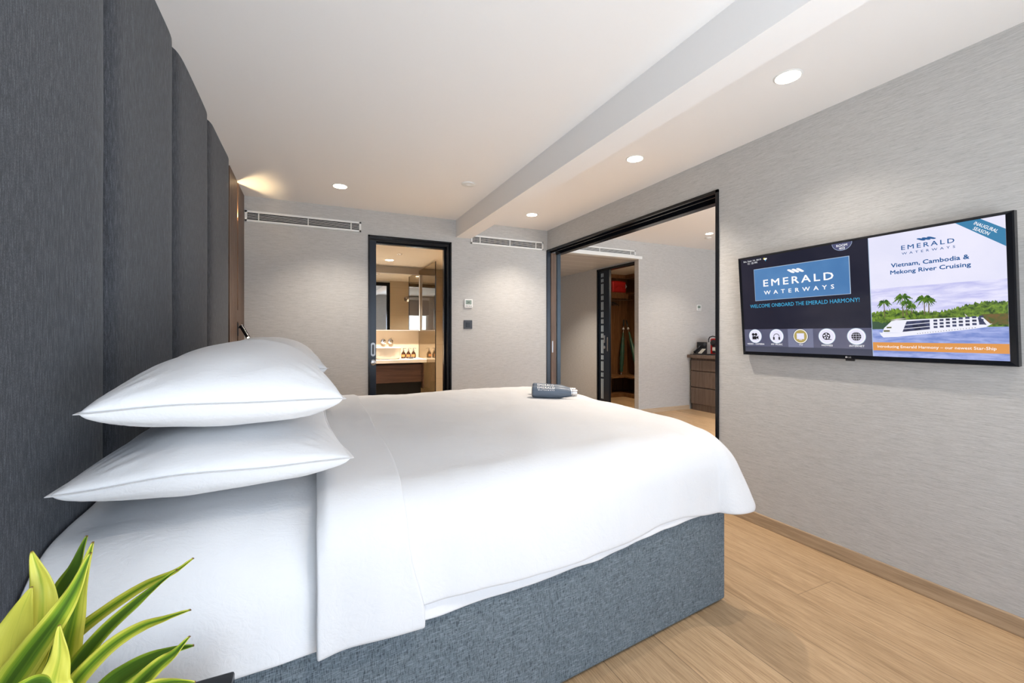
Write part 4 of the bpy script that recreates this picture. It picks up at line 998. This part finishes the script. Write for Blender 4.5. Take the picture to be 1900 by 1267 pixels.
def leaf(pts, w, yellow, twist=.0, fold=.25, cup=0):
    P = [Vector(p) for p in pts]
    def cr(p0, p1, p2, p3, t):
        return .5 * ((2 * p1) + (p2 - p0) * t + (2 * p0 - 5 * p1 + 4 * p2 - p3) * t * t + (3 * p1 - p0 - 3 * p2 + p3) * t ** 3)
    E_ = [P[0] * 2 - P[1]] + P + [P[-1] * 2 - P[-2]]; C = []
    for i in range(len(P) - 1):
        for k in range(10): C.append(cr(E_[i], E_[i + 1], E_[i + 2], E_[i + 3], k / 10))
    C.append(P[-1]); n = len(C); m = MB(); NS = 8; m.uv = {1: 1}; uvs = []
    for i, c in enumerate(C):
        t = i / (n - 1); tg = (C[min(i + 1, n - 1)] - C[max(i - 1, 0)]).normalized()
        view = (Vector((0, 0, 1.13)) - c).normalized()
        s = tg.cross(view).normalized(); nn = s.cross(tg).normalized()
        a = twist * (t - .4) * 2.2; s2 = s * math.cos(a) + nn * math.sin(a); n2 = nn * math.cos(a) - s * math.sin(a)
        ww = w * (min(1, (t + .08) / .42) ** .7) * (max(0, 1 - t) ** .74) * 1.25 * .5 if t < 1 else 0.0003
        ww = max(ww, .0006)
        for j in range(NS + 1):
            q = -1 + 2 * j / NS
            m.v.append(c + s2 * q * ww + n2 * (abs(q) * fold * ww + .0015 * math.sin(t * 15 + j) * (1 if abs(q) > .6 else 0))); uvs.append((j / NS, t))
    for i in range(n - 1):
        for j in range(NS):
            k = i * (NS + 1) + j; m.f.append([k, k + 1, k + NS + 2, k + NS + 1]); m.m.append(0)
    o = m.build('leaf', M['leaf'], pl)
    me = o.data; ul = me.uv_layers.new(name='UVMap')
    for lp in me.loops: ul.data[lp.index].uv = uvs[lp.vertex_index]
    me.polygons.foreach_set('use_smooth', [True] * len(me.polygons)); o['yellow'] = yellow
    s = o.modifiers.new('thick', 'SOLIDIFY'); s.thickness = .0006
    return o
LEAVES = [
    ([(-0.338, 0.724, 0.66), (-0.3171, 0.6996, 0.7231), (-0.3133, 0.6978, 0.7725), (-0.3043, 0.6936, 0.8049), (-0.2913, 0.6875, 0.8388)], 0.052, 0.98, 0.1, 0.15),
    ([(-0.338, 0.724, 0.66), (-0.2992, 0.7133, 0.7024), (-0.2939, 0.7108, 0.7655), (-0.2919, 0.7099, 0.8242), (-0.303, 0.715, 0.8704)], 0.05, 0.85, 0.3, 0.2),
    ([(-0.338, 0.724, 0.66), (-0.3118, 0.675, 0.7258), (-0.2836, 0.6619, 0.7732), (-0.2541, 0.6481, 0.8165), (-0.2357, 0.6395, 0.8504), (-0.2204, 0.6324, 0.8883)], 0.034, 0.52, 0.2, 0.25),
    ([(-0.338, 0.724, 0.66), (-0.2928, 0.7324, 0.6981), (-0.2735, 0.7233, 0.7591), (-0.2624, 0.7182, 0.8094), (-0.2452, 0.7101, 0.8718)], 0.04, 0.62, 0.3, 0.2),
    ([(-0.338, 0.724, 0.66), (-0.3091, 0.773, 0.7144), (-0.2974, 0.7676, 0.7851), (-0.2799, 0.7594, 0.8253), (-0.2662, 0.7531, 0.8655)], 0.032, 0.3, 0.5, 0.2),
    ([(-0.338, 0.724, 0.66), (-0.3022, 0.7588, 0.7058), (-0.2779, 0.7475, 0.7406), (-0.2349, 0.7274, 0.7769), (-0.1919, 0.7074, 0.807), (-0.1576, 0.6914, 0.8243), (-0.1368, 0.6817, 0.8409)], 0.018, 0.66, 0.3, 0.3),
    ([(-0.338, 0.724, 0.66), (-0.2833, 0.7169, 0.6837), (-0.2576, 0.7049, 0.7286), (-0.2291, 0.6916, 0.766), (-0.1952, 0.6758, 0.8003), (-0.1722, 0.6651, 0.8213), (-0.1478, 0.6537, 0.8422)], 0.02, 0.4, 0.3, 0.3),
    ([(-0.338, 0.724, 0.66), (-0.2609, 0.6733, 0.7019), (-0.243, 0.665, 0.733), (-0.2097, 0.6495, 0.7696), (-0.1778, 0.6346, 0.7922), (-0.1522, 0.6227, 0.8021), (-0.1251, 0.61, 0.8122)], 0.02, 0.6, 0.2, 0.3),
    ([(-0.338, 0.724, 0.66), (-0.2353, 0.6614, 0.7061), (-0.1995, 0.6447, 0.7344), (-0.1714, 0.6316, 0.7527), (-0.1458, 0.6197, 0.764), (-0.1218, 0.6085, 0.771)], 0.026, 0.28, 0.3, 0.3),
    ([(-0.338, 0.724, 0.66), (-0.193, 0.5975, 0.7297), (-0.1659, 0.5849, 0.7582), (-0.1459, 0.5756, 0.779), (-0.1306, 0.5685, 0.792), (-0.1159, 0.5616, 0.8095)], 0.022, 0.5, 0.2, 0.3),
    ([(-0.338, 0.724, 0.66), (-0.2596, 0.6397, 0.721), (-0.2524, 0.6363, 0.7541), (-0.247, 0.6338, 0.7806), (-0.2467, 0.6336, 0.8151)], 0.036, 0.85, 0.2, 0.2),
    ([(-0.338, 0.724, 0.66), (-0.3108, 0.6856, 0.7036), (-0.2932, 0.6774, 0.7326), (-0.277, 0.6698, 0.7575), (-0.2632, 0.6634, 0.7865)], 0.022, 0.75, 0.2, 0.2),
    ([(-0.338, 0.724, 0.66), (-0.2928, 0.6882, 0.6949), (-0.2826, 0.6835, 0.7301), (-0.2749, 0.6799, 0.7583), (-0.2711, 0.6781, 0.7823)], 0.03, 0.45, 0.2, 0.2),
    ([(-0.338, 0.724, 0.66), (-0.1733, 0.5663, 0.7471), (-0.1531, 0.5569, 0.7682), (-0.1306, 0.5464, 0.7766), (-0.1058, 0.5348, 0.7766)], 0.016, 0.55, 0.2, 0.2),
    ([(-0.338, 0.724, 0.66), (-0.3301, 0.7497, 0.6677), (-0.3273, 0.7485, 0.7058), (-0.3232, 0.7465, 0.7362), (-0.3287, 0.7491, 0.7667)], 0.04, 0.9, 0.2, 0.2),
    ([(-0.338, 0.724, 0.66), (-0.2707, 0.5896, 0.7645), (-0.2492, 0.5796, 0.7846), (-0.2374, 0.5741, 0.7923), (-0.2267, 0.5691, 0.7894)], 0.03, 0.35, 0.2, 0.2),
]
#LEAFDATA
for L_ in LEAVES: leaf(*L_)
